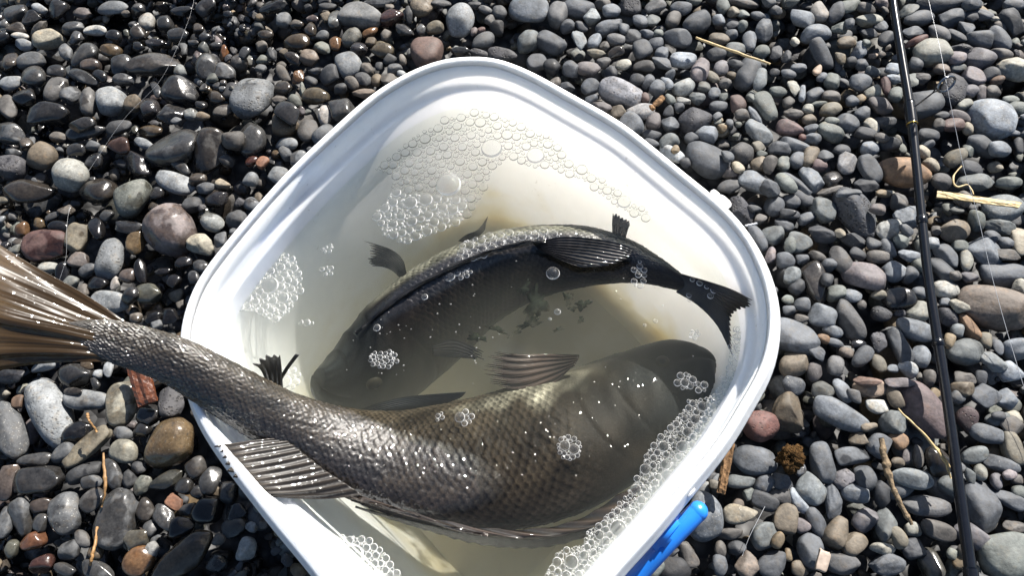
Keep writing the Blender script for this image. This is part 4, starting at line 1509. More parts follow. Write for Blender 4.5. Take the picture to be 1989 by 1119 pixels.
b_left = [(524,555,17),(498,549,9),(550,579,11),(480,580,10),(545,558,9),(510,530,9),(546,520,8),(470,545,10),(531,585,8),(465,598,9),(455,560,10),(427,612,8),(417,628,9)]
b_left += pack(F_LEFT, foam_size(1700, 1.5, 7, 2600), 0.90, 2, b_left)
foam('foam', 'sparkling white foam against the shaded wall above the tail', b_left, 'bubbles in the sparkling foam above the tail', 'clear round bubble in the sparkling foam above the tail')
F_RIGHT = [(1425,640),(1412,720),(1385,770),(1345,778),(1300,828),(1262,870),(1240,925),(1212,970),(1170,1012),(1140,1035),(1132,1060),(1085,1072),(1058,1119),(1050,1150),(1180,1150),(1300,1010),(1420,820),(1450,700),(1440,640)]
b_right = [(1201,1027,16),(1110,1092,13),(1297,925,11),(1293,903,10),(1289,868,10),(1325,868,11),(1335,840,9),(1235,952,10),(1253,912,10),(1246,972,8),(1164,1040,9),(1177,1052,8),(1135,1080,9),(1082,1093,9),(1365,790,10),(1350,815,9),(1160,1108,10),(1275,985,9),(1100,1119,9)]
b_right += pack(F_RIGHT, foam_size(3400, 1.35, 6.5, 5200), 0.90, 3, b_right)
foam('foam', 'frothy grey foam along the shaded lower wall beside the handle', b_right, 'bubbles in the froth along the shaded lower wall', 'dark round bubble in the froth along the shaded lower wall')
F_BOT = [(640,1046),(690,1044),(720,1052),(748,1078),(775,1119),(780,1150),(690,1150),(600,1060)]
b_bot = [(686,1080,20),(719,1108,10),(660,1062,9),(712,1065,7),(650,1050,7),(740,1095,6)]
b_bot += pack(F_BOT, foam_size(1000, 1.5, 7, 1600), 0.90, 4, b_bot)
foam('foam', 'small clump of foam at the lower wall below the dorsal fin', b_bot, 'bubbles in the foam below the dorsal fin', 'round bubble in the foam below the dorsal fin')
F_FISH = [(882,505),(900,470),(950,456),(1020,450),(1075,446),(1090,458),(1030,468),(970,482),(925,506)]
b_fish = [(912,478,9),(935,468,8),(1074,454,9),(1040,458,7),(905,497,6)]
b_fish += pack(F_FISH, foam_size(400, 2.2, 8, 900), 0.90, 5, b_fish)
foam('foam', 'band of white foam lying along the back of the dark fish', b_fish, 'bubbles on the back of the dark fish', 'bubble on the back of the dark fish', zoff=0.0025)
def cluster(cx, cy, rx, ry, n, lo, hi, seed, big=()):
    poly = [(cx + rx * math.cos(a), cy + ry * math.sin(a)) for a in np.linspace(0, 6.28, 14)[:-1]]
    return list(big) + pack(poly, foam_size(n, lo, hi), 0.9, seed, list(big))
loose = cluster(745, 698, 28, 17, 110, 2.1, 4.5, 31) + cluster(893, 527, 22, 14, 50, 2.4, 5, 32, [(872,535,12.5),(888,530,7)]) + cluster(1106, 870, 22, 24, 90, 2.0, 5, 33, [(1097,866,10),(1115,873,10.4)])
loose += cluster(900, 812, 18, 12, 30, 3, 6, 34, [(893,811,10)]) + cluster(1333, 741, 20, 14, 50, 2.5, 7, 35, [(1330,744,8)]) + cluster(1242, 535, 12, 28, 50, 3.0, 6, 36) + cluster(548, 735, 34, 20, 60, 3, 7, 37, [(553,742,13),(526,732,11),(540,745,8)])
loose += cluster(1362, 752, 10, 10, 14, 3, 6, 38, [(1368,748,7)]) + cluster(1348, 650, 10, 8, 14, 2, 4, 39) + cluster(636, 526, 12, 8, 14, 2.5, 5, 40) + cluster(636, 482, 10, 8, 10, 2, 4, 41) + cluster(595, 627, 12, 8, 12, 3, 5, 42, [(596,627,7)]) + cluster(852, 809, 9, 8, 8, 3, 5, 43)
loose += [(1338,574,5),(1339,583,4)] + [(1345 + 14 * k, 543 + 7 * k, r_) for k, r_ in enumerate((5, 6, 5, 7, 4, 6))] + [(1430,640,6),(1432,655,7),(1433,675,8),(1428,690,5),(1380,575,6)]
loose += [(1074,531,13),(825,577,6),(732,637,7),(1338,780,4),(1083,606,6),(1068,620,3),(1273,624,4),(1252,632,3)]
rl = np.random.default_rng(77)
for _ in range(90):
    x, y = rl.uniform(560, 1400), rl.uniform(480, 760)
    if rl.random() < 0.6: x, y = rl.normal(780, 110), rl.normal(640, 60)
    if inside_poly(np.array([x, y]), [(640,740),(720,600),(900,500),(1240,510),(1380,600),(1380,740),(1000,780),(700,790)]): loose.append((x, y, rl.uniform(0.8, 1.7)))
foam('loose_bubbles', 'scattered tiny bubbles and specks floating over both fish', loose, 'single clear bubbles floating over the fish', 'single clear bubble floating over the fish', zoff=0.0012)

# dark reflections between the fish, added as flat tinted patches under the surface
k = NT('dark_reflection'); d_ = k.n('ShaderNodeBsdfDiffuse'); d_.inputs[0].default_value = (0.022, 0.026, 0.020, 1); t_ = k.n('ShaderNodeBsdfTransparent'); m_ = k.n('ShaderNodeMixShader')
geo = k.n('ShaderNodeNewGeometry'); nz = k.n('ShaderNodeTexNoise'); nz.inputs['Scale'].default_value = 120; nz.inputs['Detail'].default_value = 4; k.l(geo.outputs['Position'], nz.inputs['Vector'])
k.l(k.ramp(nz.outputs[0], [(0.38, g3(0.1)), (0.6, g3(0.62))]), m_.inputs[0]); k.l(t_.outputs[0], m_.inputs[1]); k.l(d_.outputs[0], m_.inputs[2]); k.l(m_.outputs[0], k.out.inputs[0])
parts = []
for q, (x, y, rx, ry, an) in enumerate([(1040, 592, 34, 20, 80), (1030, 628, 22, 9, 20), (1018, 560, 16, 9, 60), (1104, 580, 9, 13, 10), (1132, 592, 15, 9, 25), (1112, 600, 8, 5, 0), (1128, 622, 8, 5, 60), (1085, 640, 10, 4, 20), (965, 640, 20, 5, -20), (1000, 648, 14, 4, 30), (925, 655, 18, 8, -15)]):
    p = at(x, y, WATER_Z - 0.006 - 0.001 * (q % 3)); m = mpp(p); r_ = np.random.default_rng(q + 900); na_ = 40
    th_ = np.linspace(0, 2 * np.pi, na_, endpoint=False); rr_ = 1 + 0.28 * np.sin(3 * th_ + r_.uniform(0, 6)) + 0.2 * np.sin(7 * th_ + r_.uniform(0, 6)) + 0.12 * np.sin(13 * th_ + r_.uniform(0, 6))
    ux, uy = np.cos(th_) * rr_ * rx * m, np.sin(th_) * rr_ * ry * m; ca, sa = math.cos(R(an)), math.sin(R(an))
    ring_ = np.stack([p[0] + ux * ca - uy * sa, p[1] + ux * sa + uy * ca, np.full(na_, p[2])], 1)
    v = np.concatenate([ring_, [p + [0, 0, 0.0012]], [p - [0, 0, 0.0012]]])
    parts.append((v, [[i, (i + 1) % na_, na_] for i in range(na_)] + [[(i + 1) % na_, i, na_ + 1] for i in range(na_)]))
tag(mesh_obj('water_reflection', *join(parts), k.m), 'dark greenish reflections painted as patches between the two fish', None, None, 'stuff')

# ------------------------------------------------------------------ pebble beach
def ico(sub):
    bm = bmesh.new(); bmesh.ops.create_icosphere(bm, subdivisions=sub, radius=1.0)
    v = np.array([x.co[:] for x in bm.verts]); f = np.array([[x.index for x in fc.verts] for fc in bm.faces]); bm.free(); return v / np.linalg.norm(v, axis=1)[:, None], f
ICO = {s: ico(s) for s in (3, 4, 5)}
def stone_verts(d, seed, angular=False, pore=0.0):
    r = np.random.default_rng(seed); n = r.uniform(2.0, 3.0)
    rad = (np.abs(d) ** n).sum(1) ** (-1 / n); p = d * rad[:, None]
    p *= (1 + (0.075 if not angular else 0.10) * smoothnoise(d, seed, 1.3, 5) + 0.028 * smoothnoise(d, seed + 1, 3.4, 6))[:, None]
    # egg shape: one end blunter than the other
    p[:, 1] *= 1 + r.uniform(-0.22, 0.22) * p[:, 0]; p[:, 2] *= 1 + r.uniform(-0.2, 0.2) * p[:, 0]
    p[:, 1] += r.uniform(-0.12, 0.12) * (p[:, 0] ** 2 - 0.4)
    for _ in range(r.integers(3, 8) if not angular else 9):    # worn flat faces
        q = r.normal(size=3); q /= np.linalg.norm(q); o = r.uniform(0.68, 0.95) if not angular else r.uniform(0.62, 0.9)
        ex = p @ q - o; soft = r.uniform(0.035, 0.09) if not angular else 0.03
        p -= (np.logaddexp(0, ex / soft) * soft * 0.88)[:, None] * q
    if angular: p *= (1 + 0.03 * smoothnoise(d, seed + 2, 6.0, 8) + 0.012 * smoothnoise(d, seed + 4, 14.0, 8))[:, None]
    else: p *= (1 + 0.006 * smoothnoise(d, seed + 2, 9.0, 8))[:, None]
    if pore:                                                  # pits with real depth
        c = r.normal(size=(int(46 * pore), 3)); c /= np.linalg.norm(c, axis=1)[:, None]; rr_ = r.uniform(0.03, 0.10, len(c))
        for q, a in zip(c, rr_): 
            e = 1 - np.clip(((d - q) ** 2).sum(1) / a ** 2, 0, 1); p *= (1 - 0.55 * a * e)[:, None]
    p -= (p.max(0) + p.min(0)) / 2; p /= np.abs(p).max(0); return p
BASE = dict(g=(.120, .127, .134), d=(.056, .058, .062), k=(.026, .026, .029), b=(.130, .112, .092), m=(.205, .165, .158), n=(.165, .175, .145), p=(.285, .305, .315), w=(.50, .49, .44),
            c=(.43, .385, .28), t=(.25, .175, .085), o=(.37, .16, .055), r=(.165, .062, .045), v=(.062, .060, .067))
WORD = dict(g='grey', d='charcoal', k='black', b='brown grey', m='mauve grey', n='greenish grey', p='pale grey', w='off-white', c='cream', t='tan', o='orange', r='reddish', v='dark pitted')
def parse():
    out = []; view = None
    for ln in STONES.strip().splitlines():
        if ln[0] == '@': _, x0, y0, s = ln.split(); view = (float(x0), float(y0), float(s)); continue
        main, _, lm = ln.partition('|'); q = main.split()
        x, y, a, b, an = map(float, q[:5]); ty = q[5]; x0, y0, s = view
        a /= s; b /= s
        if b > a: a, b, an = b, a, an + 90
        e = dict(x=x0 + x / s, y=y0 + y / s, a=a, b=b, ang=an, ty=ty, lm=lm)
        dup = False
        for o in out:
            if math.hypot(o['x'] - e['x'], o['y'] - e['y']) < 0.55 * min(o['b'], e['b']):
                dup = True
                if lm and not o['lm']: o['lm'] = lm
                break
        if not dup: out.append(e)
    return out
TR = parse()
def in_bucket_px(x, y, grow=1.0):
    c = np.array([930.0, 690.0]); P_ = [(c[0] + (a - c[0]) * grow, c[1] + (b - c[1]) * grow) for a, b in OUT_PX]
    return bool(inside_poly(np.array([x, y]), P_))
def wet_at(px, py):
    w_ = 0.37 * np.clip((760 - px) / 400, 0, 1) + 0.12 * np.clip((px < 1000) * (300 - py) / 300, 0, 1)
    w_ += 0.16 * np.clip((py - 850) / 200, 0, 1) * (px < 620)
    return float(w_)
BFOOT = ring_at(0.045, 0.0)[:, :2]      # the bucket stands here
BFOOT_L = BFOOT[::4].tolist()
# drop height map
GX0, GX1, GY0, GY1, GS = -0.74, 0.80, -0.36, 0.80, 0.002
NX, NY = int((GX1 - GX0) / GS), int((GY1 - GY0) / GS)
HM = np.full((NX, NY), -0.055)
OWN = np.zeros((NX, NY), bool)
def drop(x, y, a, b, c, th, q=82, commit=True, zfun=None, own=False):
    R_ = max(a, b); i0 = max(int((x - R_ - GX0) / GS), 0); i1 = min(int((x + R_ - GX0) / GS) + 2, NX); j0 = max(int((y - R_ - GY0) / GS), 0); j1 = min(int((y + R_ - GY0) / GS) + 2, NY)
    if i1 - i0 < 2 or j1 - j0 < 2: return None
    X = GX0 + np.arange(i0, i1) * GS - x; Y = GY0 + np.arange(j0, j1) * GS - y
    u = (X[:, None] * math.cos(th) + Y[None] * math.sin(th)) / a; v = (-X[:, None] * math.sin(th) + Y[None] * math.cos(th)) / b
    r2 = u * u + v * v; ins = r2 < 1
    if ins.sum() < 2: return None
    hgt = c * np.sqrt(np.clip(1 - r2, 0, 1)); sub = HM[i0:i1, j0:j1]
    z = float(np.percentile((sub + hgt)[ins], q))
    cover = float(OWN[i0:i1, j0:j1][ins].mean())
    if zfun: z = zfun(z)
    if commit:
        if callable(commit) and not commit(z, cover): return None
        sub[ins] = np.maximum(sub[ins], (z + hgt)[ins])
        if own: OWN[i0:i1, j0:j1][ins] = True
    return z
FILL = []                                # x, y, z, a, b, c, yaw, tint, wet, pore, speck
fr = np.random.default_rng(5)
PAL = 'gggggggdddbbbnnnnngbmpvtkdgdgnctbp'
def pal(r, px, py):
    ch = PAL[r.integers(len(PAL))]
    if px < 760 and r.random() < 0.35: ch = 'dkbvtbdm'[r.integers(8)]
    b = np.array(BASE[ch]); 
    if r.random() < 0.4: b = 0.6 * b + 0.4 * np.array(BASE[PAL[r.integers(len(PAL))]])
    b = 0.75 * b + 0.25 * b.mean()
    return b * r.uniform(0.7, 1.25), (1.0 if ch == 'v' else 0.0), float(r.random() < 0.15) * r.uniform(0.3, 0.8)
def add_fill(x, y, z, a, b, c, th):
    px, py = proj((x, y, z)); t, po, sp_ = pal(fr, px, py)
    w_ = float(np.clip(wet_at(px, py) + fr.normal(0, 0.16), 0, 1)); FILL.append((x, y, z, a, b, c, th, *t, w_, po, sp_))
def footprint(x, y): return inside_poly(np.array([x, y]), BFOOT_L)
# lower layers of pebbles
for k in range(3600):
    x, y = fr.uniform(GX0, GX1), fr.uniform(GY0, GY1)
    if footprint(x, y): continue
    a = 0.0075 * (1 - fr.random()) ** (-0.38); a = min(a, 0.022); b = a * fr.uniform(0.6, 0.95); c = b * fr.uniform(0.55, 0.9); th = fr.uniform(0, 3.14)
    z = drop(x, y, a, b, c, th, 75, lambda z, cv: z < -0.014)
    if z is not None: add_fill(x, y, z, a, b, c, th)
# the stones seen in the photograph, largest first
for e in TR:
    e['hid'] = in_bucket_px(e['x'], e['y'], 0.985); e['score'] = math.pi * e['a'] * e['b'] * (0.15 if e['hid'] else 1)
    e['score'] *= 0.4 if (e['x'] < 0 or e['x'] > 1989 or e['y'] < 0 or e['y'] > 1119) else 1
TR.sort(key=lambda e: -e['a'] * e['b'])
sr = np.random.default_rng(21)
for k, e in enumerate(TR):
    p = at(e['x'], e['y'], 0.0)
    for it in range(2):
        m = mpp(p); a, b = e['a'] * m * 1.03, e['b'] * m * 1.03
        d1 = at(e['x'] + math.cos(R(e['ang'])) * e['a'], e['y'] - math.sin(R(e['ang'])) * e['a'], p[2]) - p
        th = math.atan2(d1[1], d1[0]); 
        if it == 0: e['cr'] = sr.uniform(0.62, 0.88)
        c = min(b * e['cr'], 0.022)
        lim = lambda z: min(max(z, -0.15 * c - 0.001), 0.010 + 0.35 * c)
        z = drop(p[0], p[1], a, b, c, th, 70, bool(it), lim, True)
        if z is None: z = 0.0
        p = at(e['x'], e['y'], z)
    e.update(p=p, A=a, B=b, C=c, th=th, tilt=sr.normal(0, 0.13, 2))
    base = np.mean([BASE[ch] for ch in e['ty'] if ch in BASE], 0) * sr.uniform(0.88, 1.12); base = 0.78 * base + 0.22 * base.mean(); base = base * (np.array([0.97, 1.0, 1.05]) if e['x'] > 1000 else np.array([1.0, 0.98, 0.95]))
    pore = 0.9 if 'v' in e['ty'] else (0.5 if 'P' in e['ty'] else 0.0)
    spk = 1.0 if 'S' in e['ty'] else (sr.uniform(0.2, 0.5) if sr.random() < 0.15 else 0.0)
    wet = 0.75 if 'W' in e['ty'] else float(np.clip(wet_at(e['x'], e['y']) + sr.normal(0, 0.14), 0, 0.6)) * (0.35 if e['ty'][0] in 'pwc' else 1)
    e.update(tint=base, pore=pore, speck=spk, wet=wet)
# small pebbles in the gaps
for k in range(30000):
    x, y = fr.uniform(GX0, GX1), fr.uniform(GY0, GY1)
    if footprint(x, y): continue
    big = k < 5000
    a = (fr.uniform(0.0085, 0.016) if big else fr.uniform(0.0035, 0.0095)); b = a * fr.uniform(0.6, 0.95); c = b * fr.uniform(0.6, 0.95); th = fr.uniform(0, 3.14)
    z = drop(x, y, a, b, c, th, 72, (lambda z, cv: z < 0.002 and cv < 0.06) if big else (lambda z, cv: z < 0.003 and cv < 0.16))
    if z is not None: add_fill(x, y, z, a, b, c, th)

def basis(th, tilt):
    return Matrix.Rotation(th, 3, 'Z') @ Matrix.Rotation(tilt[0], 3, 'X') @ Matrix.Rotation(tilt[1], 3, 'Y')
TR.sort(key=lambda e: -e['score'])
IND, REST = TR[:300], TR[300:]
# labels: a stone with a look of its own is named by it; the others by the nearest such stone
LM = [e for e in IND if e['lm'].strip()]
used = set()
def size_word(e):
    s = math.sqrt(e['a'] * e['b']); return 'big' if s > 36 else ('fair-sized' if s > 25 else ('mid-sized' if s > 19 else 'small'))
def shape_word(e):
    q = e['a'] / e['b']; return 'angular' if 'A' in e['ty'] else ('round' if q < 1.18 else ('oval' if q < 1.55 else 'long'))
def colour_word(e):
    s = ('wet ' if e['wet'] >= 0.7 else '') + ('speckled ' if 'S' in e['ty'] else '') + ('pitted ' if 'P' in e['ty'] else '')
    return s + WORD[e['ty'][0]]
for e in LM:
    l = e['lm'].strip(); zone = ('above the tail' if e['y'] < 600 else 'below the tail') if e['x'] < 560 else ('beyond the far rim' if e['x'] < 1250 and e['y'] < 300 else ('between bucket and rod' if e['x'] < 1700 + e['y'] * .13 else 'right of the rod'))
    if len(l.split()) < 6: l += ' ' + zone
    e['label'] = l; used.add(l)
MARKS = [(e['x'], e['y'], 'the ' + e['lm'].strip().replace('the ', ''), e) for e in LM]
for e in IND:
    if 'label' in e: continue
    near = sorted(MARKS, key=lambda q: math.hypot(q[0] - e['x'], q[1] - e['y']))[:12]; best = None
    for x, y, ph, le in near:
        dx, dy = e['x'] - x, e['y'] - y; dd = math.hypot(dx, dy) - le['b'] - e['b']
        ad = 'just ' if dd < 22 else ''
        if abs(dy) > abs(dx) * 2.2: di = ('above' if dy < 0 else 'below')
        elif abs(dx) > abs(dy) * 2.2: di = ('left of' if dx < 0 else 'right of')
        else: di = ('above and ' if dy < 0 else 'below and ') + ('left of' if dx < 0 else 'right of')
        l = f"{size_word(e)} {colour_word(e)} {shape_word(e)} pebble {ad}{di} {ph}"
        wds = l.split()
        if len(wds) > 16: l = l.replace(size_word(e) + ' ', '', 1); wds = l.split()
        if len(wds) > 16: continue
        if l not in used: best = l; break
    e['label'] = best or f"{size_word(e)} {colour_word(e)} {shape_word(e)} pebble on the beach"; used.add(e['label'])
for k, e in enumerate(IND):
    sub = 5 if e['a'] > 48 else (4 if e['a'] > 19 else 3)
    d, f = ICO[sub]; p = stone_verts(d, 1000 + k, 'A' in e['ty'] or (k % 6 == 4 and not e['lm'].strip()), 1.0 if e['pore'] else 0.0) * np.array([e['A'], e['B'], e['C']])
    o = mesh_obj('pebble', p, f, M_PEB); o.location = e['p']; o.rotation_euler = basis(e['th'], e['tilt']).to_euler()
    o['tint'] = [float(q) for q in e['tint']]; o['wet'] = float(e['wet']); o['pore'] = float(e['pore']); o['speck'] = float(e['speck'])
    tag(o, e['label'], 'pebble', 'pebbles on the beach')
# all the others: one mass of real stones, instanced
for e in REST: FILL.append((*e['p'], e['A'], e['B'], e['C'], e['th'], *e['tint'], e['wet'], e['pore'], e['speck']))
PC = bpy.data.collections.new('pebble_shapes')
NVAR = 26
for k in range(NVAR):
    d, f = ICO[4 if k < 8 else 3]; v = stone_verts(d, 5000 + k, k % 4 == 3)
    me = bpy.data.meshes.new(f'shape_{k:02d}'); me.from_pydata(v.tolist(), [], f.tolist()); me.polygons.foreach_set('use_smooth', np.ones(len(me.polygons), bool)); me.materials.append(M_PEB)
    PC.objects.link(bpy.data.objects.new(f'shape_{k:02d}', me))
FA = np.array(FILL, np.float32)
me = bpy.data.meshes.new('pebble_bed'); me.vertices.add(len(FA)); me.vertices.foreach_set('co', FA[:, :3].ravel())
def fattr(nm, ty, key, arr):
    a = me.attributes.new(nm, ty, 'POINT'); a.data.foreach_set(key, np.ascontiguousarray(arr).ravel())
tl = fr.normal(0, 0.16, (len(FA), 2)); eul = np.array([basis(FA[i, 6], tl[i]).to_euler()[:] for i in range(len(FA))], np.float32)
fattr('rot', 'FLOAT_VECTOR', 'vector', eul); fattr('scl', 'FLOAT_VECTOR', 'vector', FA[:, 3:6]); fattr('tint', 'FLOAT_VECTOR', 'vector', FA[:, 7:10])
for i, nm in enumerate(('wet', 'pore', 'speck')): fattr(nm, 'FLOAT', 'value', FA[:, 10 + i])
vi = np.where(FA[:, 3] > 0.009, fr.integers(0, 8, len(FA)), fr.integers(8, NVAR, len(FA))).astype(np.int32); fattr('vi', 'INT', 'value', vi)
bed = bpy.data.objects.new('pebble_bed', me); link(bed); tag(bed, 'mass of smaller grey and brown beach pebbles filling the gaps', None, None, 'stuff')
ng = bpy.data.node_groups.new('scatter_pebbles', 'GeometryNodeTree')
ng.interface.new_socket('Geometry', in_out='INPUT', socket_type='NodeSocketGeometry'); ng.interface.new_socket('Geometry', in_out='OUTPUT', socket_type='NodeSocketGeometry')
N = ng.nodes.new; gi = N('NodeGroupInput'); go = N('NodeGroupOutput'); ip = N('GeometryNodeInstanceOnPoints'); ci = N('GeometryNodeCollectionInfo')
ci.inputs['Collection'].default_value = PC; ci.inputs['Separate Children'].default_value = True; ci.inputs['Reset Children'].default_value = True
def na(nm, ty):
    x = N('GeometryNodeInputNamedAttribute'); x.data_type = ty; x.inputs['Name'].default_value = nm; return x.outputs['Attribute']
L_ = ng.links.new
mp = N('GeometryNodeMeshToPoints'); L_(gi.outputs[0], mp.inputs[0]); L_(mp.outputs[0], ip.inputs['Points'])
L_(ci.outputs[0], ip.inputs['Instance']); ip.inputs['Pick Instance'].default_value = True
L_(na('vi', 'INT'), ip.inputs['Instance Index'])
er = N('FunctionNodeEulerToRotation'); L_(na('rot', 'FLOAT_VECTOR'), er.inputs[0]); L_(er.outputs[0], ip.inputs['Rotation']); L_(na('scl', 'FLOAT_VECTOR'), ip.inputs['Scale'])
L_(ip.outputs[0], go.inputs[0])
md = bed.modifiers.new('scatter', 'NODES'); md.node_group = ng
# dark wet grit under the pebbles, and the beach going on beyond the picture
k = NT('dark_grit'); geo = k.n('ShaderNodeNewGeometry'); nz = k.n('ShaderNodeTexVoronoi'); nz.inputs['Scale'].default_value = 70; k.l(geo.outputs['Position'], nz.inputs['Vector'])
b = k.n('ShaderNodeBsdfPrincipled'); k.l(k.ramp(nz.outputs['Distance'], [(0.1, (.09, .09, .09)), (0.6, (.02, .02, .021))]), b.inputs['Base Color']); b.inputs['Roughness'].default_value = 0.7
bu = k.n('ShaderNodeBump'); bu.inputs['Distance'].default_value = 0.006; bu.invert = True; k.l(nz.outputs['Distance'], bu.inputs['Height']); k.l(bu.outputs[0], b.inputs['Normal']); k.l(b.outputs[0], k.out.inputs[0])
gx = np.array([-30, -0.74, 0.80, 30]); gy = np.array([-30, -0.36, 0.80, 30])
gv = [[x, y, -0.055 if (0 < i < 3 and 0 < j < 3) else -0.03] for i, x in enumerate(gx) for j, y in enumerate(gy)]
gv = [[x, y, -0.056] for x in gx for y in gy]
tag(mesh_obj('ground', gv, grid_faces(4, 4)[:, ::-1], k.m, smooth=False), 'dark wet grit under the beach pebbles', None, None, 'structure')

# ------------------------------------------------------------------ fishing rod, lines, driftwood
M_ROD = simple_mat('black_lacquered_rod', (0.005, 0.006, 0.009), 0.22, 300, 0.2, 0.35)
M_GOLD = simple_mat('gold_trim', (0.40, 0.27, 0.07), 0.3); M_STEEL = simple_mat('dark_steel_guide', (0.16, 0.17, 0.19), 0.18)
for q in (M_GOLD, M_STEEL): q.node_tree.nodes['Principled BSDF'].inputs['Metallic'].default_value = 1.0
ROD = [(1719, -160, .030), (1728, -60, .030), (1737, 20, .030), (1753, 120, .030), (1769, 220, .0305), (1780, 320, .031), (1792, 440, .0315), (1803, 540, .032), (1818, 640, .0325), (1834, 740, .033), (1851, 860, .0335), (1867, 980, .034), (1885, 1110, .0345), (1900, 1230, .035), (1912, 1330, .035)]
RRAD = [7.6, 7.8, 8.2, 8.8, 9.6, 9.4, 9.4, 9.8, 10.2, 10.4, 10.8, 11.5, 12.5, 13, 13.2]
rp = np.array([at(*q) for q in ROD]); rc = catmull(rp, 260); rad = np.interp(np.linspace(0, len(ROD) - 1, 260), range(len(ROD)), [r_ * mpp(p) for r_, p in zip(RRAD, rp)])
rod = empty('fishing_rod', tuple(rp[7] - np.array([0, 0, 0.012])))
tag(rod, 'glossy black fishing rod lying across the pebbles beside the bucket', 'fishing rod')
v, f = tube(rc, rad * 0.9, 20); mesh_obj('rod_blank', v, f, M_ROD, rod)
def rod_i(py): return int(np.argmin([abs(proj(p)[1] - py) for p in rc]))
def band(py, n, extra, mat, nm):
    i = rod_i(py); i0 = i - n; i1 = i + n + 1; s_ = catmull(rc[i0:i1], 14); v, f = tube(s_, np.r_[rad[i] + extra * 0.4, np.full(12, rad[i] + extra), rad[i] + extra * 0.4], 20); return mesh_obj(nm, v, f, mat, rod)
def thinband(py, w_, extra, mat, nm):
    i = rod_i(py); t = rc[i + 1] - rc[i - 1]; t /= np.linalg.norm(t); v, f = tube([rc[i] - t * w_, rc[i] - t * w_ * 0.9, rc[i] + t * w_ * 0.9, rc[i] + t * w_], [rad[i], rad[i] + extra, rad[i] + extra, rad[i]], 20); mesh_obj(nm, v, f, mat, rod)
band(218, 4, 0.0006, M_ROD, 'thread_wrap'); thinband(239, 0.0006, 0.0005, M_GOLD, 'gold_ring'); thinband(1109, 0.0007, 0.0005, M_GOLD, 'gold_ring'); band(1140, 5, 0.0006, M_ROD, 'thread_wrap')
thinband(430, 0.004, 0.0005, M_ROD, 'ferrule'); thinband(668, 0.003, 0.0005, M_ROD, 'ferrule')
# ring guide standing out from the rod
GZ = 0.066
gc = at(1838, 163, GZ); foot = rc[rod_i(207)] + np.array([0.004, 0, 0.002])
gs = at(1740, 328, 0.012)
axd = at(1860, 153, GZ) - gc; axd /= np.linalg.norm(axd); up_ = np.array([0, 0.55, 0.83]); up_ -= axd * (up_ @ axd); up_ /= np.linalg.norm(up_)
gr = 20 * mpp(gc)
cir = [gc + gr * (math.cos(a) * axd + math.sin(a) * up_ * 0.72) for a in np.linspace(0, 2 * math.pi, 49)]
guide = mesh_obj('guide_frame', *join([tube(catmull([foot, foot + (gc - foot) * 0.5 + np.array([0, 0, 0.003]), gc - axd * gr * 0.95 + up_ * gr * s_ * 0.35, gc + up_ * gr * s_ * 0.72], 24), 0.0007, 8) for s_ in (1, -1)]), M_STEEL, rod)
ro = mesh_obj('guide_ring', *tube(cir, 0.0012, 10, cap=False), M_STEEL, guide); ro.location = (0, 0, 0)
M_LINE = simple_mat('clear_nylon_line', (0.30, 0.31, 0.33), 0.3)
def line(pts, r_, label):
    tag(mesh_obj('fishing_line', *tube(catmull([at(*q) for q in pts], 80), r_, 6), M_LINE), label, 'fishing line')
line([(1790, -60, .055), (1806, 10, .056), (1826, 95, .060), (1839, 165, GZ), (1856, 250, .055), (1873, 330, .045), (1897, 410, .035), (1925, 530, .028), (1955, 640, .024), (1985, 740, .022), (2020, 850, .02)], 0.00024, 'thin pale fishing line running through the rod guide')
line([(380, -30, .022), (372, 20, .021), (345, 90, .02), (308, 160, .018), (240, 232, .016), (172, 332, .014)], 0.00008, 'thin fishing line crossing the grey stones at the upper left')
line([(135, 400, .014), (130, 440, .016), (128, 500, .014), (113, 552, .012)], 0.00008, 'short fishing line hanging over the dark reddish rock above the tail')
line([(1486, 984, .014), (1470, 1015, .016), (1455, 1045, .016), (1442, 1080, .012)], 0.0002, 'stiff pale bristle standing between pebbles near the handle')
M_STRAW = simple_mat('dry_straw', (0.36, 0.27, 0.13), 0.6, 250, 0.35); M_WOOD = simple_mat('weathered_wood', (0.15, 0.085, 0.04), 0.8, 380, 0.5, 0.3, 0.0012); M_BARK = simple_mat('wet_red_bark', (0.075, 0.024, 0.010), 0.4, 300, 0.45, 0.5, 0.001)
M_TWIG = simple_mat('twig_bark', (0.13, 0.095, 0.058), 0.8, 420, 0.6, 0.3, 0.001); M_ROOT = simple_mat('tan_root', (0.20, 0.11, 0.04), 0.6, 300, 0.4); M_DIRT = simple_mat('crumbly_peat', (0.055, 0.030, 0.011), 0.95, 700, 0.7, 0.1, 0.003)
def stick(name, label, cat, pts, rpx, mat, knots=0, seed=0, flat=1.0):
    P = np.array([at(*q) for q in pts]); n = 70; c = catmull(P, n); r = np.random.default_rng(seed); m = mpp(P[0])
    rad_ = np.interp(np.linspace(0, len(pts) - 1, n), range(len(pts)), rpx) * m * (1 + 0.14 * np.interp(np.arange(n), np.linspace(0, n, 9), r.normal(size=9)))
    for q in range(knots): rad_ *= 1 + 0.35 * np.exp(-((np.arange(n) - r.integers(5, n - 5)) / 1.8) ** 2)
    c = c + np.stack([np.interp(np.arange(n), np.linspace(0, n, 14), r.normal(0, 0.0003, 14)) for _ in range(3)], 1); v, f = tube(c, rad_, 12); v += (r.normal(0, 0.07, 12)[None, :, None] * rad_[:, None, None] * np.ones((1, 1, 3))).reshape(-1, 3)
    if flat != 1: mz = np.repeat(c, 12, 0); mz = np.concatenate([mz]); v[:, 2] = mz[:, 2] + (v[:, 2] - mz[:, 2]) * flat
    return tag(mesh_obj(name, v, f, mat), label, cat)
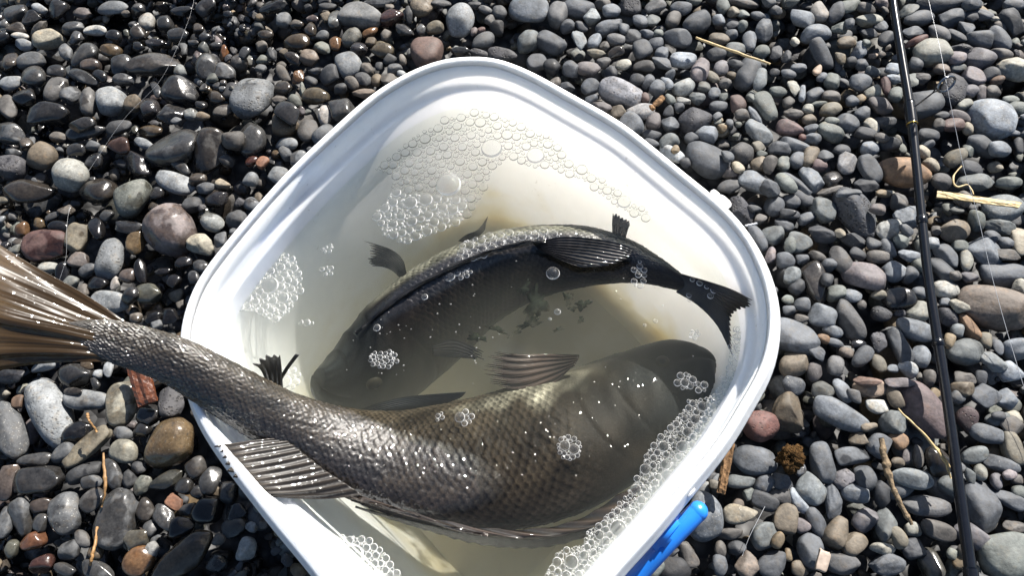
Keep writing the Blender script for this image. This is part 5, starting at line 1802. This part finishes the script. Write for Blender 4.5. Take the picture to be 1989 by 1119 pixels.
stick('straw', 'pale straw stem lying on dark stones beyond the rim', 'straw', [(1352, 72, .022), (1400, 90, .024), (1450, 108, .024), (1496, 124, .022)], [2.0, 2.8, 2.6, 1.8], M_STRAW, 0, 1)
stick('dry_curl', 'curled dry stem beside the pale wood splinter', 'plant stem', [(1866, 322, .020), (1852, 345, .022), (1858, 362, .022), (1880, 360, .022), (1890, 376, .024)], [1.3, 1.8, 1.8, 1.5, 1], M_STRAW, 0, 3)
stick('twig', 'knobbly brown twig leaning between the grey pebbles left of the rod', 'twig', [(1711, 852, .026), (1718, 890, .027), (1728, 930, .026), (1742, 965, .025), (1757, 996, .024), (1772, 1020, .022)], [5.5, 5.2, 5, 5, 4.5, 3.5], M_TWIG, 5, 4)
stick('wood_chip', 'small tan wood chip beside the pale pitted stone', 'wood chip', [(1264, 210, .022), (1276, 200, .024), (1290, 187, .025)], [6, 6, 5], M_WOOD, 0, 6, 0.7)
stick('dry_root', 'thin tan root end beside the black stone below the tail', 'root', [(169, 803, .030), (172, 815, .030), (188, 840, .022)], [3.4, 2.2, 1.6], M_ROOT, 1, 8)
stick('dry_root', 'straight thin tan root below the long olive stone', 'root', [(201, 880, .022), (204, 930, .023), (203, 960, .021), (198, 985, .014)], [1.8, 2.6, 2.2, 1.6], M_ROOT, 1, 12)
stick('dry_root', 'lowest thin tan root end near the bottom of the slate stone', 'root', [(188, 1025, .014), (184, 1060, .021), (178, 1085, .022), (174, 1100, .018)], [2.2, 2.6, 2.6, 1.6], M_ROOT, 1, 13)
def slab(name, label, cat, quad, z, thick, mat, seed):
    """a flat splintery piece: four pixel corners, subdivided, with uneven faces and edges"""
    r = np.random.default_rng(seed); c = [at(x, y, zz) for (x, y), zz in zip(quad, z)]; n, m = 14, 6; V = []
    for s_ in (1, -1):
        for i in range(n):
            for j in range(m):
                a = i / (n - 1); b_ = j / (m - 1); p = (c[0] * (1 - b_) + c[1] * b_) * (1 - a) + (c[3] * (1 - b_) + c[2] * b_) * a
                ed = 0.55 if j in (0, m - 1) or i in (0, n - 1) else 1.0
                p = p + r.normal(0, 0.00022, 3) + np.array([0, 0, s_ * thick * ed * (1 + 0.25 * math.sin(j * 2.3 + seed))]); V.append(p)
    f1 = grid_faces(n, m); f2 = f1[:, ::-1] + n * m
    rim_ = [j for j in range(m)] + [i * m + m - 1 for i in range(1, n)] + [(n - 1) * m + j for j in range(m - 2, -1, -1)] + [i * m for i in range(n - 2, 0, -1)]
    fs = [[rim_[k_], rim_[(k_ + 1) % len(rim_)], rim_[(k_ + 1) % len(rim_)] + n * m, rim_[k_] + n * m] for k_ in range(len(rim_))]
    o = mesh_obj(name, V, f1.tolist() + f2.tolist() + fs, mat, smooth=False)
    bm = bmesh.new(); bm.from_mesh(o.data); bmesh.ops.recalc_face_normals(bm, faces=bm.faces[:]); bm.to_mesh(o.data); bm.free()
    return tag(o, label, cat)
slab('bark_piece', 'wet red-brown slab of bark under the tail', 'bark', [(244, 705), (288, 712), (306, 778), (270, 792)], [.020, .020, .016, .014], 0.0035, M_BARK, 7)
slab('wood_splinter', 'flat pale wood splinter under the fishing line right of the rod', 'splinter', [(1821, 371), (1819, 383), (1978, 404), (1985, 394)], [.026, .026, .026, .026], 0.0012, M_STRAW, 2)
slab('wood_chip', 'brown wooden stick poking out from under the rim above the handle', 'wood chip', [(1407, 862), (1428, 862), (1408, 961), (1392, 957)], [.030, .030, .022, .022], 0.0025, M_WOOD, 5)
stick('pine_needle', 'long dry needle bent over the purple slab beside the rod', 'needle', [(1745, 795, .028), (1780, 830, .030), (1812, 864, .028), (1835, 898, .026), (1848, 930, .022)], [1.6, 2.2, 2.4, 2.2, 1.6], M_STRAW, 0, 9)
stick('pine_needle', 'shorter dry needle forking from the long one beside the rod', 'needle', [(1806, 858, .028), (1828, 880, .026), (1846, 908, .022)], [1.4, 1.8, 1.4], M_STRAW, 0, 10)
stick('white_stick', 'tiny white stick stuck at the rim on the rod side', 'stick', [(1448, 438, .030), (1460, 436, .030), (1471, 434, .028)], [2.2, 2.6, 2.2], M_LINE, 0, 11)
d, f = ICO[4]; dv = d * (1 + 0.22 * smoothnoise(d, 5, 3, 8) + 0.14 * smoothnoise(d, 6, 8, 10) + 0.10 * smoothnoise(d, 7, 18, 12))[:, None]
pc = at(1535, 890, 0.016); tag(mesh_obj('peat_clump', pc + dv * np.array([0.0095, 0.0105, 0.008]), f, M_DIRT), 'crumbly brown peat clump on the pebbles left of the twig', 'peat clump')
pc = at(1597, 1090, 0.016); v, f = ICO[3]; q = np.sign(v) * np.abs(v) ** 0.35
tag(mesh_obj('stone_chip', pc + ((q * (1 + 0.10 * smoothnoise(v, 3, 2.5, 6))[:, None] * np.array([0.0045, 0.0085, 0.003])) @ np.array(Matrix.Rotation(R(-22), 3, 'Z')).T), f, simple_mat('pale_chip', (0.27, 0.22, 0.18), 0.6, 300, 0.2)), 'flat pinkish white chip near the bottom edge', 'chip')
